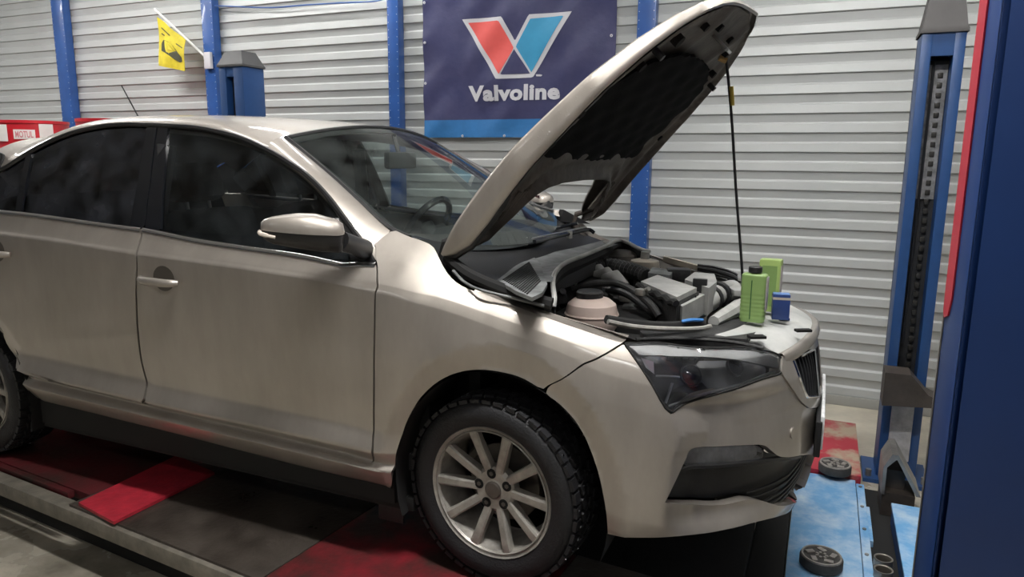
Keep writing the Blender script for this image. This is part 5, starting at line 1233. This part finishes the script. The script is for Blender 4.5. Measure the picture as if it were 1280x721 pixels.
MB().grid(slam_rows).build('slam_cover', M_SLAM, bay, ang=.7)
sd_ = np.array([r[0] for r in slam_rows[1:]]); 
for s in (1, -1): MB().grid([sd_*np.array([1, s, 1]), (sd_-np.array([0, 0, .05]))*np.array([1, s, 1])]).build('slam_cover_side', M_SLAM, bay)
# rounded painted lip in front of it
lip = []
for (x, y, z) in fe3:
    n_ = np.array([.9, y*1.1, 0]); n_ /= np.linalg.norm(n_); lip.append([np.array([x, y, z-.002])-n_*.004, np.array([x, y, z+.002])+n_*.010, np.array([x, y, z-.006])+n_*.020, np.array([x, y, z-.022])+n_*.024, np.array([x, y, z-.034])+n_*.020])
MB().grid(lip).build('nose_panel', PAINT_WET, car, ang=1.2)
# cut-outs and clips in the cover
for px, sz in (((978, 397), (.034, .04)), ((946, 420), (.05, .03)), ((1004, 412), (.05, .022))):
    c_ = Pz(px, SZ+.004); MB().box((c_[0], c_[1], SZ+.002), (sz[0], sz[1], .008), rz=.5).build('cover_slot', M_HOLE, bay)
# dark radiator top behind the cover, bright beam by the headlight
bp_('radiator_top', MB().prism([(p[0], p[1]) for p in (Pz((800, 413), .80), Pz((870, 407), .80), Pz((925, 398), .80), Pz((950, 410), .80), Pz((935, 424), .80), Pz((880, 421), .80), Pz((805, 420), .80))], .76, .80), BLACKD)
q = [Pz(p, z) for p, z in (((760, 402), .865), ((790, 408), .845), ((830, 411), .835), ((870, 411), .83), ((888, 408), .83))]
bp_('latch_beam', MB().tube(spline(q, 6), .008, 8), ALU)
q = [Pz(p, z) for p, z in (((758, 399), .86), ((790, 404), .84), ((830, 407), .83), ((880, 404), .825))]
bp_('beam_gap', MB().tube(spline(q, 6), .014, 8), BLACKM)
q = [Pz(p, z) for p, z in (((795, 424), .795), ((850, 423), .795), ((910, 427), .795), ((955, 435), .79))]
bp_('headlight_top_seal', MB().tube(spline(q, 6), .006, 8), BLACKD)
bp_('air_duct', MB().tube([Pz((892, 402), .81), Pz((925, 383), .82)], [.02, .03], 8), LGREYP)
fl_ = bp_('blue_strap', MB().tube(spline([Pz((852, 402), .84), Pz((864, 400), .845), Pz((878, 400), .84)], 4), .006, 8), mat('strap_blue', (.06, .22, .55), .4))

# ================================================================== bottles and box on the slam panel
M_GRN = mat('bottle_green', (.20, .31, .105), .35, var=.1, vscale=8); M_GRN2 = mat('bottle_lime', (.32, .44, .14), .35, var=.1, vscale=8); M_DGR = mat('bottle_stripe', (.03, .10, .03), .4)
def bottle(px, label, h, w, d, body, rz, ribs=True):
    z0 = SZ+.014; c_ = Pz(px, z0); o = empty('fluid_bottle', (c_[0], c_[1], z0), rz); tag(o, label, 'bottle')
    secs = []; zz = []
    for t in np.linspace(0, .84, 43):
        s_ = 1.0
        if ribs and t < .52: s_ = 1-.035*(math.sin(t/.52*PI*7)**2)
        if t < .03: s_ *= .94+.06*t/.03
        secs.append(s_); zz.append(t*h)
    for t, s_ in ((.86, .96), (.875, .85), (.885, .55), (.90, .36), (.93, .35)): secs.append(s_); zz.append(t*h)
    g = []
    for s_, z in zip(secs, zz):
        ring = []
        for a in np.linspace(0, 2*PI, 33):
            ca, sa = math.cos(a), math.sin(a); e = .42; k = s_ if s_ > .6 else s_
            x, y = w/2*k*abs(ca)**e*math.copysign(1, ca), d/2*k*abs(sa)**e*math.copysign(1, sa)
            if s_ < .6: x = min(w, d)/2*s_*1.1*ca; y = min(w, d)/2*s_*1.1*sa
            ring.append((x, y, z))
        g.append(ring)
    m = MB().grid(g); m.F.append(tuple(range(32))[::-1]); m.build('body', body, o, ang=.9)
    MB().lathe([(.0, h*.9), (.021, h*.9), (.022, h*.905), (.022, h*.99), (.020, h), (0, h)], n=28).build('cap', BLACK, o, ang=.5)
    return o
b1 = bottle((940, 401), 'green ribbed fluid bottle with black cap and dark stripe beside the prop rod', .182, .080, .052, M_GRN, -.1)
MB().box((-.004, -.0262, .075), (.003, .002, .13)).build('stripe', M_DGR, b1)
MB().box((.0405, .003, .095), (.002, .040, .11), bev=.0005).build('label', mat('bottle_label', (.32, .30, .30), .4, col2=(.55, .5, .5), vscale=60), b1)
cx_ = Pz((957, 391), SZ+.014)
o = empty('fluid_can', (cx_[0]+.005, cx_[1]+.035, SZ+.014), -.1); tag(o, 'lime green square fluid can standing behind the capped green bottle', 'can')
MB().box((0, 0, .094), (.072, .05, .184), bev=.006).build('body', M_GRN2, o); MB().box((.0365, 0, .095), (.002, .038, .14)).build('label', bpy.data.materials['bottle_label'], o)
MB().box((0, -.0255, .095), (.05, .002, .14)).build('label', M_GRN, o)
c_ = Pz((966, 399), SZ+.014); o = empty('small_box', (c_[0]+.02, c_[1]+.03, SZ+.012), .15); tag(o, 'small navy blue carton beside the green bottles', 'box')
MB().box((0, 0, .0425), (.055, .04, .085), bev=.002).build('carton', mat('carton_navy', (.02, .045, .16), .4, var=.2), o)
MB().box((0, 0, .072), (.0565, .0415, .008)).build('pale_band', mat('carton_band', (.40, .36, .30), .5), o)
MB().box((0, 0, .086), (.05, .036, .002)).build('flap', mat('carton_blue', (.10, .20, .45), .4), o)
